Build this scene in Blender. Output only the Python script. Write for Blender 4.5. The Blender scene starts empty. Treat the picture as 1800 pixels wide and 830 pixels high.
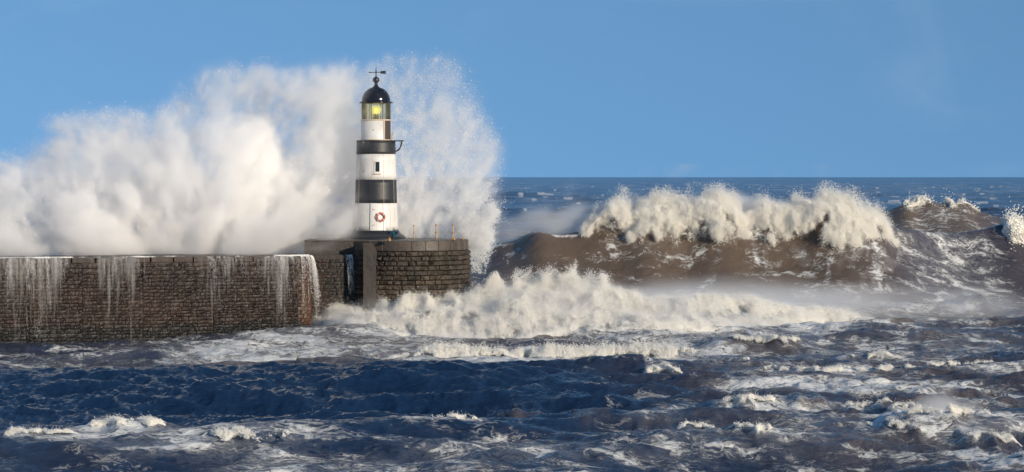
import bpy, bmesh, math, random
import numpy as np
from mathutils import Vector, Matrix

# ------------------------------------------------------------------ camera, sky, sun, exposure
scene = bpy.context.scene
C = scene.collection
R = math.radians
HC, F, HOR = 9.4, 4200.0, 311.0            # eye height, focal length and horizon row in photograph pixels
cam_d = bpy.data.cameras.new('camera'); cam = bpy.data.objects.new('camera', cam_d); C.objects.link(cam)
cam.location = (0, 0, HC); cam.rotation_euler = (R(90), 0, 0)
cam_d.sensor_width = 36.0; cam_d.lens = 36.0 * F / 1800.0
cam_d.shift_y = -(415.0 - HOR) / 1800.0
cam_d.clip_start = 1.0; cam_d.clip_end = 80000.0
scene.camera = cam
scene.render.resolution_x, scene.render.resolution_y = 1024, 472

SUN_AZ, SUN_EL = R(43), R(13.5)              # azimuth to the right of straight-behind-the-camera
sdir = Vector((math.sin(SUN_AZ) * math.cos(SUN_EL), -math.cos(SUN_AZ) * math.cos(SUN_EL), math.sin(SUN_EL)))
world = bpy.data.worlds.new('World'); scene.world = world; world.use_nodes = True
wn, wl = world.node_tree.nodes, world.node_tree.links
bg = wn['Background']; bg.inputs['Strength'].default_value = 0.14
sky = wn.new('ShaderNodeTexSky'); sky.sky_type = 'NISHITA'; sky.sun_disc = False
sky.sun_elevation = SUN_EL; sky.sun_rotation = math.atan2(sdir.x, sdir.y)
sky.altitude = 0; sky.air_density = 1.0; sky.dust_density = 0.0; sky.ozone_density = 2.0
tc = wn.new('ShaderNodeTexCoord'); mp = wn.new('ShaderNodeVectorMath'); mp.operation = 'MULTIPLY_ADD'
mp.inputs[1].default_value = (1, 1, 0.75); mp.inputs[2].default_value = (0, 0, 0.36)   # clear polar-filtered sky: no pale horizon band
nm = wn.new('ShaderNodeVectorMath'); nm.operation = 'NORMALIZE'
wl.new(tc.outputs['Generated'], mp.inputs[0]); wl.new(mp.outputs[0], nm.inputs[0]); wl.new(nm.outputs[0], sky.inputs[0])
tint = wn.new('ShaderNodeMix'); tint.data_type = 'RGBA'; tint.blend_type = 'MULTIPLY'; tint.inputs[0].default_value = 1.0
tint.inputs[7].default_value = (0.79, 1.03, 1.16, 1)
wl.new(sky.outputs[0], tint.inputs[6])
cst = wn.new('ShaderNodeVectorMath'); cst.operation = 'MULTIPLY'; cst.inputs[1].default_value = (1, 1, 2.2); wl.new(tc.outputs['Generated'], cst.inputs[0])   # faint high cirrus all over the sky
cno = wn.new('ShaderNodeTexNoise'); cno.inputs['Scale'].default_value = 9.0; cno.inputs['Detail'].default_value = 7; cno.inputs['Roughness'].default_value = 0.6; cno.inputs['Distortion'].default_value = 0.6; wl.new(cst.outputs[0], cno.inputs['Vector'])
cmr = wn.new('ShaderNodeMapRange'); cmr.interpolation_type = 'SMOOTHSTEP'; wl.new(cno.outputs[0], cmr.inputs[0]); cmr.inputs[1].default_value = 0.52; cmr.inputs[2].default_value = 0.8; cmr.inputs[4].default_value = 0.10
cmx = wn.new('ShaderNodeMix'); cmx.data_type = 'RGBA'; wl.new(cmr.outputs[0], cmx.inputs[0]); wl.new(tint.outputs[2], cmx.inputs[6]); cmx.inputs[7].default_value = (3.6, 4.6, 5.6, 1)
wl.new(cmx.outputs[2], bg.inputs['Color'])

sun_d = bpy.data.lights.new('sun', 'SUN'); sun_d.energy = 5.0; sun_d.angle = R(0.5); sun_d.color = (1.0, 0.87, 0.68)
sun = bpy.data.objects.new('sun', sun_d); C.objects.link(sun); sun.location = (60, -40, 60)
sun.rotation_euler = sdir.to_track_quat('Z', 'Y').to_euler()
vs = scene.view_settings
vs.view_transform = 'Standard'; vs.look = 'None'; vs.exposure = 0.0; vs.gamma = 1.0; vs.use_curve_mapping = False
cy = scene.cycles
cy.use_denoising = True; cy.denoiser = 'OPENIMAGEDENOISE'
cy.max_bounces = 26; cy.diffuse_bounces = 3; cy.glossy_bounces = 3; cy.transmission_bounces = 4
cy.volume_bounces = 24; cy.transparent_max_bounces = 16
cy.volume_step_rate = 2.5; cy.volume_max_steps = 256
cy.caustics_reflective = False; cy.caustics_refractive = False

rng = np.random.default_rng(11)
random.seed(5)

# ------------------------------------------------------------------ numeric helpers
def wx(px, d): return (px - 900.0) * d / F
def wz(py, d): return HC - (py - HOR) * d / F
def dist_of(py, z=0.0): return F * (HC - z) / (py - HOR)

_T = rng.random((64, 64, 64)).astype(np.float32) * 2 - 1
def vnoise(x, y, z):
    x = np.asarray(x, np.float32); y = np.asarray(y, np.float32); z = np.asarray(z, np.float32)
    xi = np.floor(x); yi = np.floor(y); zi = np.floor(z)
    fx = x - xi; fy = y - yi; fz = z - zi
    fx = fx * fx * (3 - 2 * fx); fy = fy * fy * (3 - 2 * fy); fz = fz * fz * (3 - 2 * fz)
    xi = xi.astype(np.int32) & 63; yi = yi.astype(np.int32) & 63; zi = zi.astype(np.int32) & 63
    x1 = (xi + 1) & 63; y1 = (yi + 1) & 63; z1 = (zi + 1) & 63
    a = _T[xi, yi, zi] * (1 - fx) + _T[x1, yi, zi] * fx
    b = _T[xi, y1, zi] * (1 - fx) + _T[x1, y1, zi] * fx
    c = _T[xi, yi, z1] * (1 - fx) + _T[x1, yi, z1] * fx
    d = _T[xi, y1, z1] * (1 - fx) + _T[x1, y1, z1] * fx
    return (a * (1 - fy) + b * fy) * (1 - fz) + (c * (1 - fy) + d * fy) * fz
def fbm(x, y, z, octv=4, gain=0.5, billow=False):
    s = 0; a = 1.0; t = 0; o = 0.0
    for i in range(octv):
        n = vnoise(x + o, y + o * 1.3, z + o * 0.7)
        s = s + a * (1 - 2 * np.abs(n) if billow else n); t += a
        x = x * 2.03; y = y * 2.03; z = z * 2.03; a *= gain; o += 17.3
    return s / t
def sstep(a, b, x):
    t = np.clip((x - a) / (b - a), 0, 1); return t * t * (3 - 2 * t)

# ------------------------------------------------------------------ material helpers
def mat(name):
    m = bpy.data.materials.new(name); m.use_nodes = True
    return m, m.node_tree.nodes, m.node_tree.links, m.node_tree.nodes['Principled BSDF']
def N(nodes, kind, **kw):
    n = nodes.new(kind)
    for k, v in kw.items(): setattr(n, k, v)
    return n
def ramp(nodes, links, src, stops):
    r = nodes.new('ShaderNodeValToRGB'); links.new(src, r.inputs[0])
    e = r.color_ramp.elements
    while len(e) < len(stops): e.new(0.5)
    for i, (p, c) in enumerate(stops):
        e[i].position = p; e[i].color = (c if len(c) == 4 else (*c, 1))
    return r.outputs[0]
def mixc(nodes, links, fac, a, b, blend='MIX'):
    m = nodes.new('ShaderNodeMix'); m.data_type = 'RGBA'; m.blend_type = blend
    for s, v in ((m.inputs[0], fac), (m.inputs[6], a), (m.inputs[7], b)):
        if hasattr(v, 'links') or isinstance(v, bpy.types.NodeSocket): links.new(v, s)
        elif isinstance(v, (int, float)): s.default_value = v
        else: s.default_value = (*v, 1) if len(v) == 3 else v
    return m.outputs[2]
def math_n(nodes, links, op, a, b=None, c=None, clamp=False):
    m = nodes.new('ShaderNodeMath'); m.operation = op; m.use_clamp = clamp
    for s, v in zip(m.inputs, (a, b, c)):
        if v is None: continue
        if isinstance(v, bpy.types.NodeSocket): links.new(v, s)
        else: s.default_value = v
    return m.outputs[0]
def mapr(nodes, links, v, a, b, c=0.0, d=1.0, smooth=True):
    m = nodes.new('ShaderNodeMapRange'); m.interpolation_type = 'SMOOTHSTEP' if smooth else 'LINEAR'
    links.new(v, m.inputs[0])
    for i, q in zip((1, 2, 3, 4), (a, b, c, d)): m.inputs[i].default_value = q
    return m.outputs[0]
def noise(nodes, links, vec, scale, detail=4, rough=0.55, dist=0.0, out=0):
    n = nodes.new('ShaderNodeTexNoise'); n.inputs['Scale'].default_value = scale
    n.inputs['Detail'].default_value = detail; n.inputs['Roughness'].default_value = rough; n.inputs['Distortion'].default_value = dist
    if vec is not None: links.new(vec, n.inputs['Vector'])
    return n.outputs[out]
def scaled(nodes, links, vec, s):
    m = nodes.new('ShaderNodeVectorMath'); m.operation = 'MULTIPLY'; links.new(vec, m.inputs[0]); m.inputs[1].default_value = s
    return m.outputs[0]

# ------------------------------------------------------------------ object helpers
def finish(o, parent=None, label=None, cat=None, group=None, kind=None):
    C.objects.link(o)
    if parent is not None: o.parent = parent
    if label: o['label'] = label
    if cat: o['category'] = cat
    if group: o['group'] = group
    if kind: o['kind'] = kind
    return o
def obj(name, me, m=None, parent=None, smooth=False, **kw):
    if isinstance(me, bmesh.types.BMesh):
        bm = me; me = bpy.data.meshes.new(name); bm.to_mesh(me); bm.free()
    if m is not None and not me.materials: me.materials.append(m)
    if smooth: me.shade_smooth()
    return finish(bpy.data.objects.new(name, me), parent, **kw)
def empty(name, loc, **kw):
    o = bpy.data.objects.new(name, None); o.location = loc; o.empty_display_size = 0.3
    return finish(o, **kw)
def add_box(bm, lo, hi, bevel=0.0):
    x0, y0, z0 = lo; x1, y1, z1 = hi
    v = [bm.verts.new(p) for p in ((x0,y0,z0),(x1,y0,z0),(x1,y1,z0),(x0,y1,z0),(x0,y0,z1),(x1,y0,z1),(x1,y1,z1),(x0,y1,z1))]
    fs = [bm.faces.new([v[i] for i in q]) for q in ((0,3,2,1),(4,5,6,7),(0,1,5,4),(1,2,6,5),(2,3,7,6),(3,0,4,7))]
    if bevel > 0:
        es = list({e for f in fs for e in f.edges})
        bmesh.ops.bevel(bm, geom=es, offset=bevel, segments=2, profile=0.6, affect='EDGES', clamp_overlap=True)
    return bm
def add_lathe(bm, prof, seg=64, c=(0, 0), a0=0.0, a1=2 * math.pi):
    full = abs(a1 - a0 - 2 * math.pi) < 1e-6
    n = seg if full else seg + 1
    rings = []
    for r, z in prof:
        rings.append([bm.verts.new((c[0] + r * math.cos(a0 + (a1 - a0) * i / seg), c[1] + r * math.sin(a0 + (a1 - a0) * i / seg), z)) for i in range(n)])
    for k in range(len(prof) - 1):
        for i in range(seg):
            j = (i + 1) % n
            bm.faces.new((rings[k][i], rings[k][j], rings[k + 1][j], rings[k + 1][i]))
    return bm
def add_tube(bm, pts, r, seg=8, cap=True):
    pts = [Vector(p) for p in pts]; rings = []
    for i, p in enumerate(pts):
        t = (pts[min(i + 1, len(pts) - 1)] - pts[max(i - 1, 0)]).normalized()
        u = t.cross(Vector((0, 0, 1)) if abs(t.z) < 0.9 else Vector((1, 0, 0))).normalized(); w = t.cross(u)
        rr = r[i] if isinstance(r, (list, tuple)) else r
        rings.append([bm.verts.new(p + u * rr * math.cos(2 * math.pi * k / seg) + w * rr * math.sin(2 * math.pi * k / seg)) for k in range(seg)])
    for i in range(len(pts) - 1):
        for k in range(seg):
            bm.faces.new((rings[i][k], rings[i][(k + 1) % seg], rings[i + 1][(k + 1) % seg], rings[i + 1][k]))
    if cap:
        bm.faces.new(rings[0]); bm.faces.new(list(reversed(rings[-1])))
    return bm
_cloud_jobs = []
def droplets(name, pts, rad, m, parent=None, **kw):
    """a cloud of tiny drops: loose vertices with a radius, turned into a point cloud"""
    pts = np.ascontiguousarray(pts, np.float32); n = len(pts)
    me = bpy.data.meshes.new(name); me.vertices.add(n)
    me.vertices.foreach_set('co', pts.ravel())
    a = me.attributes.new('radius', 'FLOAT', 'POINT'); a.data.foreach_set('value', np.broadcast_to(np.asarray(rad, np.float32), (n,)).copy())
    me.materials.append(m)
    o = bpy.data.objects.new(name, me); finish(o, parent, **kw)
    for q in bpy.context.selected_objects: q.select_set(False)
    o.select_set(True); bpy.context.view_layer.objects.active = o
    bpy.ops.object.convert(target='POINTCLOUD')
    if not o.data.materials: o.data.materials.append(m)
    return o
def volume(name, lo, hi, dens, m, parent=None, **kw):
    """dens[iz, iy, ix] on a regular grid between lo and hi -> a fog volume"""
    nz, ny, nx = dens.shape; lo = np.array(lo, float); hi = np.array(hi, float)
    n = nx * ny * nz
    me = bpy.data.meshes.new(name); me.vertices.add(n)
    co = np.empty((nz, ny, nx, 3), np.float32)
    co[..., 0] = np.linspace(lo[0], hi[0], nx)[None, None, :]
    co[..., 1] = np.linspace(lo[1], hi[1], ny)[None, :, None]
    co[..., 2] = np.linspace(lo[2], hi[2], nz)[:, None, None]
    me.vertices.foreach_set('co', co.ravel())
    a = me.attributes.new('dens', 'FLOAT', 'POINT'); a.data.foreach_set('value', np.ascontiguousarray(dens, np.float32).ravel())
    me.materials.append(m)
    o = bpy.data.objects.new(name, me); finish(o, parent, **kw)
    g = bpy.data.node_groups.new('mist_' + name, 'GeometryNodeTree')
    g.interface.new_socket('Geometry', in_out='INPUT', socket_type='NodeSocketGeometry')
    g.interface.new_socket('Geometry', in_out='OUTPUT', socket_type='NodeSocketGeometry')
    nd, lk = g.nodes, g.links
    gi = nd.new('NodeGroupInput'); go = nd.new('NodeGroupOutput')
    pos = nd.new('GeometryNodeInputPosition')
    sub = nd.new('ShaderNodeVectorMath'); sub.operation = 'SUBTRACT'; sub.inputs[1].default_value = lo
    mul = nd.new('ShaderNodeVectorMath'); mul.operation = 'MULTIPLY'
    mul.inputs[1].default_value = ((nx - 1) / (hi[0] - lo[0]), (ny - 1) / (hi[1] - lo[1]), (nz - 1) / (hi[2] - lo[2]))
    add = nd.new('ShaderNodeVectorMath'); add.operation = 'ADD'; add.inputs[1].default_value = (0.5, 0.5, 0.5)
    flo = nd.new('ShaderNodeVectorMath'); flo.operation = 'FLOOR'
    dot = nd.new('ShaderNodeVectorMath'); dot.operation = 'DOT_PRODUCT'; dot.inputs[1].default_value = (1, nx, nx * ny)
    lk.new(pos.outputs[0], sub.inputs[0]); lk.new(sub.outputs[0], mul.inputs[0]); lk.new(mul.outputs[0], add.inputs[0])
    lk.new(add.outputs[0], flo.inputs[0]); lk.new(flo.outputs[0], dot.inputs[0])
    si = nd.new('GeometryNodeSampleIndex'); si.data_type = 'FLOAT'; si.domain = 'POINT'; si.clamp = True
    na = nd.new('GeometryNodeInputNamedAttribute'); na.data_type = 'FLOAT'; na.inputs['Name'].default_value = 'dens'
    lk.new(gi.outputs[0], si.inputs['Geometry']); lk.new(na.outputs['Attribute'], si.inputs['Value']); lk.new(dot.outputs['Value'], si.inputs['Index'])
    vc = nd.new('GeometryNodeVolumeCube')
    lk.new(si.outputs[0], vc.inputs['Density'])
    vc.inputs['Min'].default_value = lo; vc.inputs['Max'].default_value = hi
    vc.inputs['Resolution X'].default_value = nx; vc.inputs['Resolution Y'].default_value = ny; vc.inputs['Resolution Z'].default_value = nz
    sm = nd.new('GeometryNodeSetMaterial'); sm.inputs['Material'].default_value = m
    lk.new(vc.outputs[0], sm.inputs[0]); lk.new(sm.outputs[0], go.inputs[0])
    md = o.modifiers.new('mist', 'NODES'); md.node_group = g
    return o

# ------------------------------------------------------------------ materials
def make_sea():
    m, n, l, b = mat('sea_water')
    geo = N(n, 'ShaderNodeNewGeometry'); P = geo.outputs['Position']
    fo = N(n, 'ShaderNodeAttribute', attribute_name='foam').outputs['Fac']
    si = N(n, 'ShaderNodeAttribute', attribute_name='silt').outputs['Fac']
    fa = N(n, 'ShaderNodeAttribute', attribute_name='far').outputs['Fac']
    warp = noise(n, l, P, 0.5, 3, 0.5, 0, out=1)
    wv = N(n, 'ShaderNodeVectorMath', operation='MULTIPLY_ADD'); l.new(warp, wv.inputs[0]); wv.inputs[1].default_value = (2.4, 2.4, 2.4); l.new(P, wv.inputs[2])
    stretch = scaled(n, l, wv.outputs[0], (0.55, 1.0, 1.0))
    n1 = noise(n, l, stretch, 0.8, 9, 0.64)
    n2 = noise(n, l, stretch, 2.6, 7, 0.64, 0.5)
    ridge = math_n(n, l, 'SUBTRACT', 1.0, math_n(n, l, 'ABSOLUTE', math_n(n, l, 'MULTIPLY_ADD', n2, 5.0, -2.5)))
    lace = math_n(n, l, 'MULTIPLY', math_n(n, l, 'MAXIMUM', ridge, 0.0), 0.38)
    v = math_n(n, l, 'ADD', math_n(n, l, 'MULTIPLY_ADD', math_n(n, l, 'SUBTRACT', n1, 0.5), 1.5, fo), lace)
    mask0 = mapr(n, l, v, 0.72, 0.98)
    mask = math_n(n, l, 'MULTIPLY', mask0, mapr(n, l, fo, 0.02, 0.25))
    film = math_n(n, l, 'MULTIPLY', mapr(n, l, v, 0.36, 0.95, 0.0, 0.26), mapr(n, l, fo, 0.32, 0.6))
    mask = math_n(n, l, 'MAXIMUM', mask, film)
    brown = mixc(n, l, noise(n, l, P, 0.35, 4), (0.092, 0.066, 0.049), (0.15, 0.11, 0.082))
    col = mixc(n, l, si, (0.006, 0.022, 0.060), brown)
    l.new(col, b.inputs['Base Color'])
    rf = math_n(n, l, 'MULTIPLY_ADD', fa, 0.10, 0.09); l.new(rf, b.inputs['Roughness'])
    b.inputs['IOR'].default_value = 1.33
    bs = scaled(n, l, P, (0.6, 1.0, 1.0))
    bn = math_n(n, l, 'ADD', noise(n, l, bs, 1.5, 7, 0.66, 0.4), math_n(n, l, 'MULTIPLY', noise(n, l, bs, 4.5, 4, 0.6, 0.2), 0.28))
    bp = N(n, 'ShaderNodeBump'); l.new(bn, bp.inputs['Height']); bp.inputs['Distance'].default_value = 0.26
    l.new(math_n(n, l, 'MULTIPLY_ADD', fa, -0.3, 0.9), bp.inputs['Strength'])
    l.new(bp.outputs[0], b.inputs['Normal'])
    fd = N(n, 'ShaderNodeBsdfPrincipled'); fd.inputs['Roughness'].default_value = 0.7
    fcol = mixc(n, l, mapr(n, l, n2, 0.3, 0.7), (0.62, 0.62, 0.6), (0.83, 0.83, 0.81)); l.new(fcol, fd.inputs['Base Color'])
    fb = N(n, 'ShaderNodeBump'); l.new(math_n(n, l, 'MULTIPLY_ADD', mask, 0.6, n2), fb.inputs['Height']); fb.inputs['Distance'].default_value = 0.25; fb.inputs['Strength'].default_value = 0.8
    l.new(fb.outputs[0], fd.inputs['Normal'])
    mx = N(n, 'ShaderNodeMixShader'); l.new(math_n(n, l, 'MULTIPLY', mask, 0.92), mx.inputs[0]); l.new(b.outputs[0], mx.inputs[1]); l.new(fd.outputs[0], mx.inputs[2])
    l.new(mx.outputs[0], n['Material Output'].inputs['Surface'])
    return m
M_SEA = make_sea()

def make_foam(name, col, tr=0.35):
    m, n, l, b = mat(name)
    d = N(n, 'ShaderNodeBsdfDiffuse'); t = N(n, 'ShaderNodeBsdfTranslucent'); mx = N(n, 'ShaderNodeMixShader')
    d.inputs['Color'].default_value = (*col, 1); t.inputs['Color'].default_value = (*col, 1); mx.inputs[0].default_value = tr
    l.new(d.outputs[0], mx.inputs[1]); l.new(t.outputs[0], mx.inputs[2]); l.new(mx.outputs[0], n['Material Output'].inputs['Surface'])
    return m
M_FOAM = make_foam('cream_foam', (0.95, 0.92, 0.85))
M_DROP = make_foam('white_spray_droplets', (0.95, 0.94, 0.92), 0.5)

def make_mist(name, dens, col=(0.995, 0.99, 0.985), aniso=0.0):
    m = bpy.data.materials.new(name); m.use_nodes = True; n, l = m.node_tree.nodes, m.node_tree.links
    n.remove(n['Principled BSDF'])
    v = N(n, 'ShaderNodeVolumePrincipled'); v.inputs['Color'].default_value = (*col, 1)
    v.inputs['Density'].default_value = dens; v.inputs['Anisotropy'].default_value = aniso
    v.inputs['Density Attribute'].default_value = 'density'
    l.new(v.outputs[0], n['Material Output'].inputs['Volume'])
    return m
M_PLUME = make_mist('plume_mist', 1.0)
M_FROTH = make_mist('aerated_froth', 1.0, (0.994, 0.982, 0.96), 0.0)
M_MIST = make_mist('sea_mist', 1.0, (0.985, 0.98, 0.975), 0.0)

def make_stone(name, a, b_, c, zdark=True, bump=0.05):
    m, n, l, b = mat(name)
    P = N(n, 'ShaderNodeNewGeometry').outputs['Position']
    rnd = N(n, 'ShaderNodeObjectInfo').outputs['Random']
    tone = N(n, 'ShaderNodeAttribute', attribute_name='tone').outputs['Fac']
    mixr = math_n(n, l, 'FRACT', math_n(n, l, 'ADD', rnd, tone))
    base = ramp(n, l, mixr, [(0.0, a), (0.5, b_), (1.0, c)])
    big = noise(n, l, P, 0.45, 5, 0.6)
    c1 = mixc(n, l, 1.0, base, ramp(n, l, big, [(0.3, (0.5, 0.5, 0.52)), (0.7, (1.35, 1.25, 1.15))]), 'MULTIPLY')
    fine = noise(n, l, P, 7.0, 6, 0.65)
    c2 = mixc(n, l, 1.0, c1, ramp(n, l, fine, [(0.3, (0.6, 0.6, 0.6)), (0.7, (1.3, 1.3, 1.3))]), 'MULTIPLY')
    streak = noise(n, l, scaled(n, l, P, (1.0, 1.0, 0.08)), 2.6, 4, 0.6)
    c3 = mixc(n, l, mapr(n, l, streak, 0.52, 0.75, 0.0, 0.5), c2, (0.11, 0.082, 0.06))
    if zdark:   # black weed and algae up to the tide line
        z = N(n, 'ShaderNodeSeparateXYZ'); l.new(P, z.inputs[0])
        zz = math_n(n, l, 'ADD', z.outputs[2], math_n(n, l, 'MULTIPLY_ADD', big, 1.6, -0.8))
        c3 = mixc(n, l, mapr(n, l, zz, 0.35, 0.8, 0.85, 0.0), c3, (0.011, 0.012, 0.012))
    l.new(c3, b.inputs['Base Color'])
    l.new(mapr(n, l, fine, 0.3, 0.7, 0.35, 0.65), b.inputs['Roughness'])
    bp = N(n, 'ShaderNodeBump'); l.new(noise(n, l, P, 5.0, 7, 0.7), bp.inputs['Height']); bp.inputs['Distance'].default_value = bump; bp.inputs['Strength'].default_value = 0.9
    l.new(bp.outputs[0], b.inputs['Normal'])
    return m
M_WALL = make_stone('wet_brown_wall_stone', (0.024, 0.015, 0.012), (0.042, 0.026, 0.020), (0.033, 0.022, 0.018), bump=0.06)
M_RECESS_SHADE = make_stone('painted_shade_wet_stone', (0.012, 0.011, 0.009), (0.02, 0.016, 0.012), (0.026, 0.02, 0.015), bump=0.05)  # shade of the recess painted into the colour of its wet, slimy stones
M_ORANGE = make_stone('orange_stained_stone', (0.055, 0.026, 0.014), (0.085, 0.040, 0.020), (0.065, 0.030, 0.017), bump=0.05)
M_HEAD = make_stone('dark_rock_faced_stone', (0.030, 0.024, 0.017), (0.054, 0.041, 0.028), (0.078, 0.06, 0.04), bump=0.12)
M_CONC = make_stone('stained_concrete', (0.07, 0.056, 0.045), (0.088, 0.07, 0.055), (0.056, 0.045, 0.037), bump=0.03)
M_JOINT = make_stone('dark_mortar', (0.02, 0.016, 0.013), (0.028, 0.022, 0.018), (0.024, 0.018, 0.015), zdark=False)
M_DECK = make_stone('wet_deck_concrete', (0.12, 0.11, 0.1), (0.14, 0.13, 0.115), (0.1, 0.092, 0.085), zdark=False, bump=0.01)

def make_paint(name, base, rust, amount, rough=0.45, peel=None):
    m, n, l, b = mat(name)
    P = N(n, 'ShaderNodeNewGeometry').outputs['Position']
    big = noise(n, l, P, 0.9, 5, 0.6)
    c = mixc(n, l, 1.0, base, ramp(n, l, big, [(0.3, (0.86, 0.85, 0.83)), (0.7, (1.05, 1.05, 1.05))]), 'MULTIPLY')
    st = noise(n, l, scaled(n, l, P, (1, 1, 0.10)), 4.5, 5, 0.65)
    c = mixc(n, l, mapr(n, l, st, 0.53, 0.80, 0.0, amount), c, rust)
    sp = noise(n, l, P, 5.5, 5, 0.6)
    c = mixc(n, l, mapr(n, l, sp, 0.66, 0.72, 0.0, min(1.0, amount * 1.6)), c, (rust[0] * 0.55, rust[1] * 0.4, rust[2] * 0.35))
    if peel:
        pp = noise(n, l, P, 16, 5, 0.7)
        c = mixc(n, l, mapr(n, l, pp, 0.55, 0.62, 0.0, 0.8), c, peel)
    l.new(c, b.inputs['Base Color']); b.inputs['Roughness'].default_value = rough
    bp = N(n, 'ShaderNodeBump'); l.new(noise(n, l, P, 9, 4), bp.inputs['Height']); bp.inputs['Distance'].default_value = 0.01; bp.inputs['Strength'].default_value = 0.5
    l.new(bp.outputs[0], b.inputs['Normal'])
    return m
M_WHITE = make_paint('weathered_white_paint', (0.67, 0.655, 0.625), (0.50, 0.29, 0.12), 0.6)
M_WHITED = make_paint('rusty_white_door_paint', (0.72, 0.70, 0.66), (0.42, 0.24, 0.12), 0.75)
M_BLACK = make_paint('worn_black_paint', (0.020, 0.021, 0.025), (0.05, 0.045, 0.042), 0.5, 0.5, (0.055, 0.058, 0.065))
M_PLINTH = make_paint('tarred_plinth', (0.016, 0.018, 0.022), (0.05, 0.05, 0.05), 0.4, 0.35)
M_DOME = make_paint('glossy_black_dome', (0.010, 0.011, 0.016), (0.03, 0.025, 0.02), 0.25, 0.16)
M_IRON = make_paint('black_iron', (0.018, 0.018, 0.02), (0.09, 0.05, 0.03), 0.4, 0.5)
M_RUST = make_paint('rusty_iron', (0.42, 0.19, 0.06), (0.16, 0.07, 0.03), 0.9, 0.8)
M_PALEPOST = make_paint('rust_flecked_pale_post', (0.45, 0.34, 0.22), (0.45, 0.20, 0.06), 0.9, 0.7)
M_RUSTSEAM = make_paint('rusty_seam', (0.55, 0.45, 0.34), (0.38, 0.14, 0.05), 1.0, 0.7)
M_DARKDOOR = make_paint('dark_brown_door', (0.055, 0.042, 0.04), (0.10, 0.06, 0.04), 0.5, 0.6)
M_BUOY = make_paint('faded_red_lifebuoy', (0.46, 0.085, 0.075), (0.5, 0.3, 0.25), 0.5, 0.55)
M_ROPE = make_paint('blue_rope', (0.012, 0.09, 0.15), (0.02, 0.05, 0.07), 0.4, 0.8)
M_DARKGLASS = make_paint('dark_window_glass', (0.02, 0.02, 0.022), (0.04, 0.04, 0.04), 0.3, 0.1)

def make_pane():
    m, n, l, b = mat('salt_hazed_glass')
    t = N(n, 'ShaderNodeBsdfTransparent'); t.inputs[0].default_value = (0.985, 0.99, 0.965, 1)
    d = N(n, 'ShaderNodeBsdfTranslucent'); d.inputs[0].default_value = (0.92, 0.9, 0.74, 1)
    g = N(n, 'ShaderNodeBsdfGlossy'); g.inputs['Roughness'].default_value = 0.05
    P = N(n, 'ShaderNodeNewGeometry').outputs['Position']
    hz = mapr(n, l, noise(n, l, scaled(n, l, P, (1, 1, 0.4)), 3.0, 5, 0.6), 0.3, 0.75, 0.12, 0.34)
    m1 = N(n, 'ShaderNodeMixShader'); l.new(hz, m1.inputs[0]); l.new(t.outputs[0], m1.inputs[1]); l.new(d.outputs[0], m1.inputs[2])
    fr = N(n, 'ShaderNodeFresnel'); fr.inputs[0].default_value = 1.45
    m2 = N(n, 'ShaderNodeMixShader'); l.new(fr.outputs[0], m2.inputs[0]); l.new(m1.outputs[0], m2.inputs[1]); l.new(g.outputs[0], m2.inputs[2])
    l.new(m2.outputs[0], n['Material Output'].inputs['Surface']); return m
M_PANE = make_pane()
m, n_, l_, b_ = mat('frosted_lens'); M_LENS = m
_t = N(n_, 'ShaderNodeBsdfTransparent'); _d = N(n_, 'ShaderNodeBsdfTranslucent'); _d.inputs[0].default_value = (0.95, 0.9, 0.5, 1); _m = N(n_, 'ShaderNodeMixShader'); _m.inputs[0].default_value = 0.3
l_.new(_t.outputs[0], _m.inputs[1]); l_.new(_d.outputs[0], _m.inputs[2]); l_.new(_m.outputs[0], n_['Material Output'].inputs['Surface'])
m, n_, l_, b_ = mat('lit_lamp'); M_LAMP = m
b_.inputs['Base Color'].default_value = (0.9, 0.8, 0.2, 1); b_.inputs['Emission Color'].default_value = (1.0, 0.86, 0.06, 1); b_.inputs['Emission Strength'].default_value = 3.0

def make_thread():
    m, n, l, b = mat('falling_water')
    P = N(n, 'ShaderNodeNewGeometry').outputs['Position']
    nz = mapr(n, l, noise(n, l, scaled(n, l, P, (1, 1, 0.18)), 9.0, 4, 0.6), 0.42, 0.78, 0.0, 0.26)
    t = N(n, 'ShaderNodeBsdfTransparent'); d = N(n, 'ShaderNodeBsdfDiffuse'); d.inputs[0].default_value = (0.86, 0.85, 0.83, 1)
    mx = N(n, 'ShaderNodeMixShader'); l.new(nz, mx.inputs[0]); l.new(t.outputs[0], mx.inputs[1]); l.new(d.outputs[0], mx.inputs[2])
    l.new(mx.outputs[0], n['Material Output'].inputs['Surface']); return m
M_FALL = make_thread()
def make_film():
    m, n, l, b = mat('running_water_film')
    P = N(n, 'ShaderNodeNewGeometry').outputs['Position']
    cov = N(n, 'ShaderNodeAttribute', attribute_name='cover').outputs['Fac']
    fine = noise(n, l, scaled(n, l, P, (1, 1, 0.05)), 6.0, 5, 0.65); big = noise(n, l, scaled(n, l, P, (1, 1, 0.10)), 0.9, 4, 0.6)
    v = math_n(n, l, 'ADD', math_n(n, l, 'ADD', cov, math_n(n, l, 'MULTIPLY_ADD', fine, 1.3, -0.65)), math_n(n, l, 'MULTIPLY_ADD', big, 1.2, -0.6))
    al = mapr(n, l, v, 0.35, 1.1, 0.0, 0.40)
    t = N(n, 'ShaderNodeBsdfTransparent'); d = N(n, 'ShaderNodeBsdfPrincipled'); d.inputs['Base Color'].default_value = (0.62, 0.61, 0.60, 1); d.inputs['Roughness'].default_value = 0.3
    mx = N(n, 'ShaderNodeMixShader'); l.new(al, mx.inputs[0]); l.new(t.outputs[0], mx.inputs[1]); l.new(d.outputs[0], mx.inputs[2])
    l.new(mx.outputs[0], n['Material Output'].inputs['Surface']); return m
M_FILM = make_film()


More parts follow.
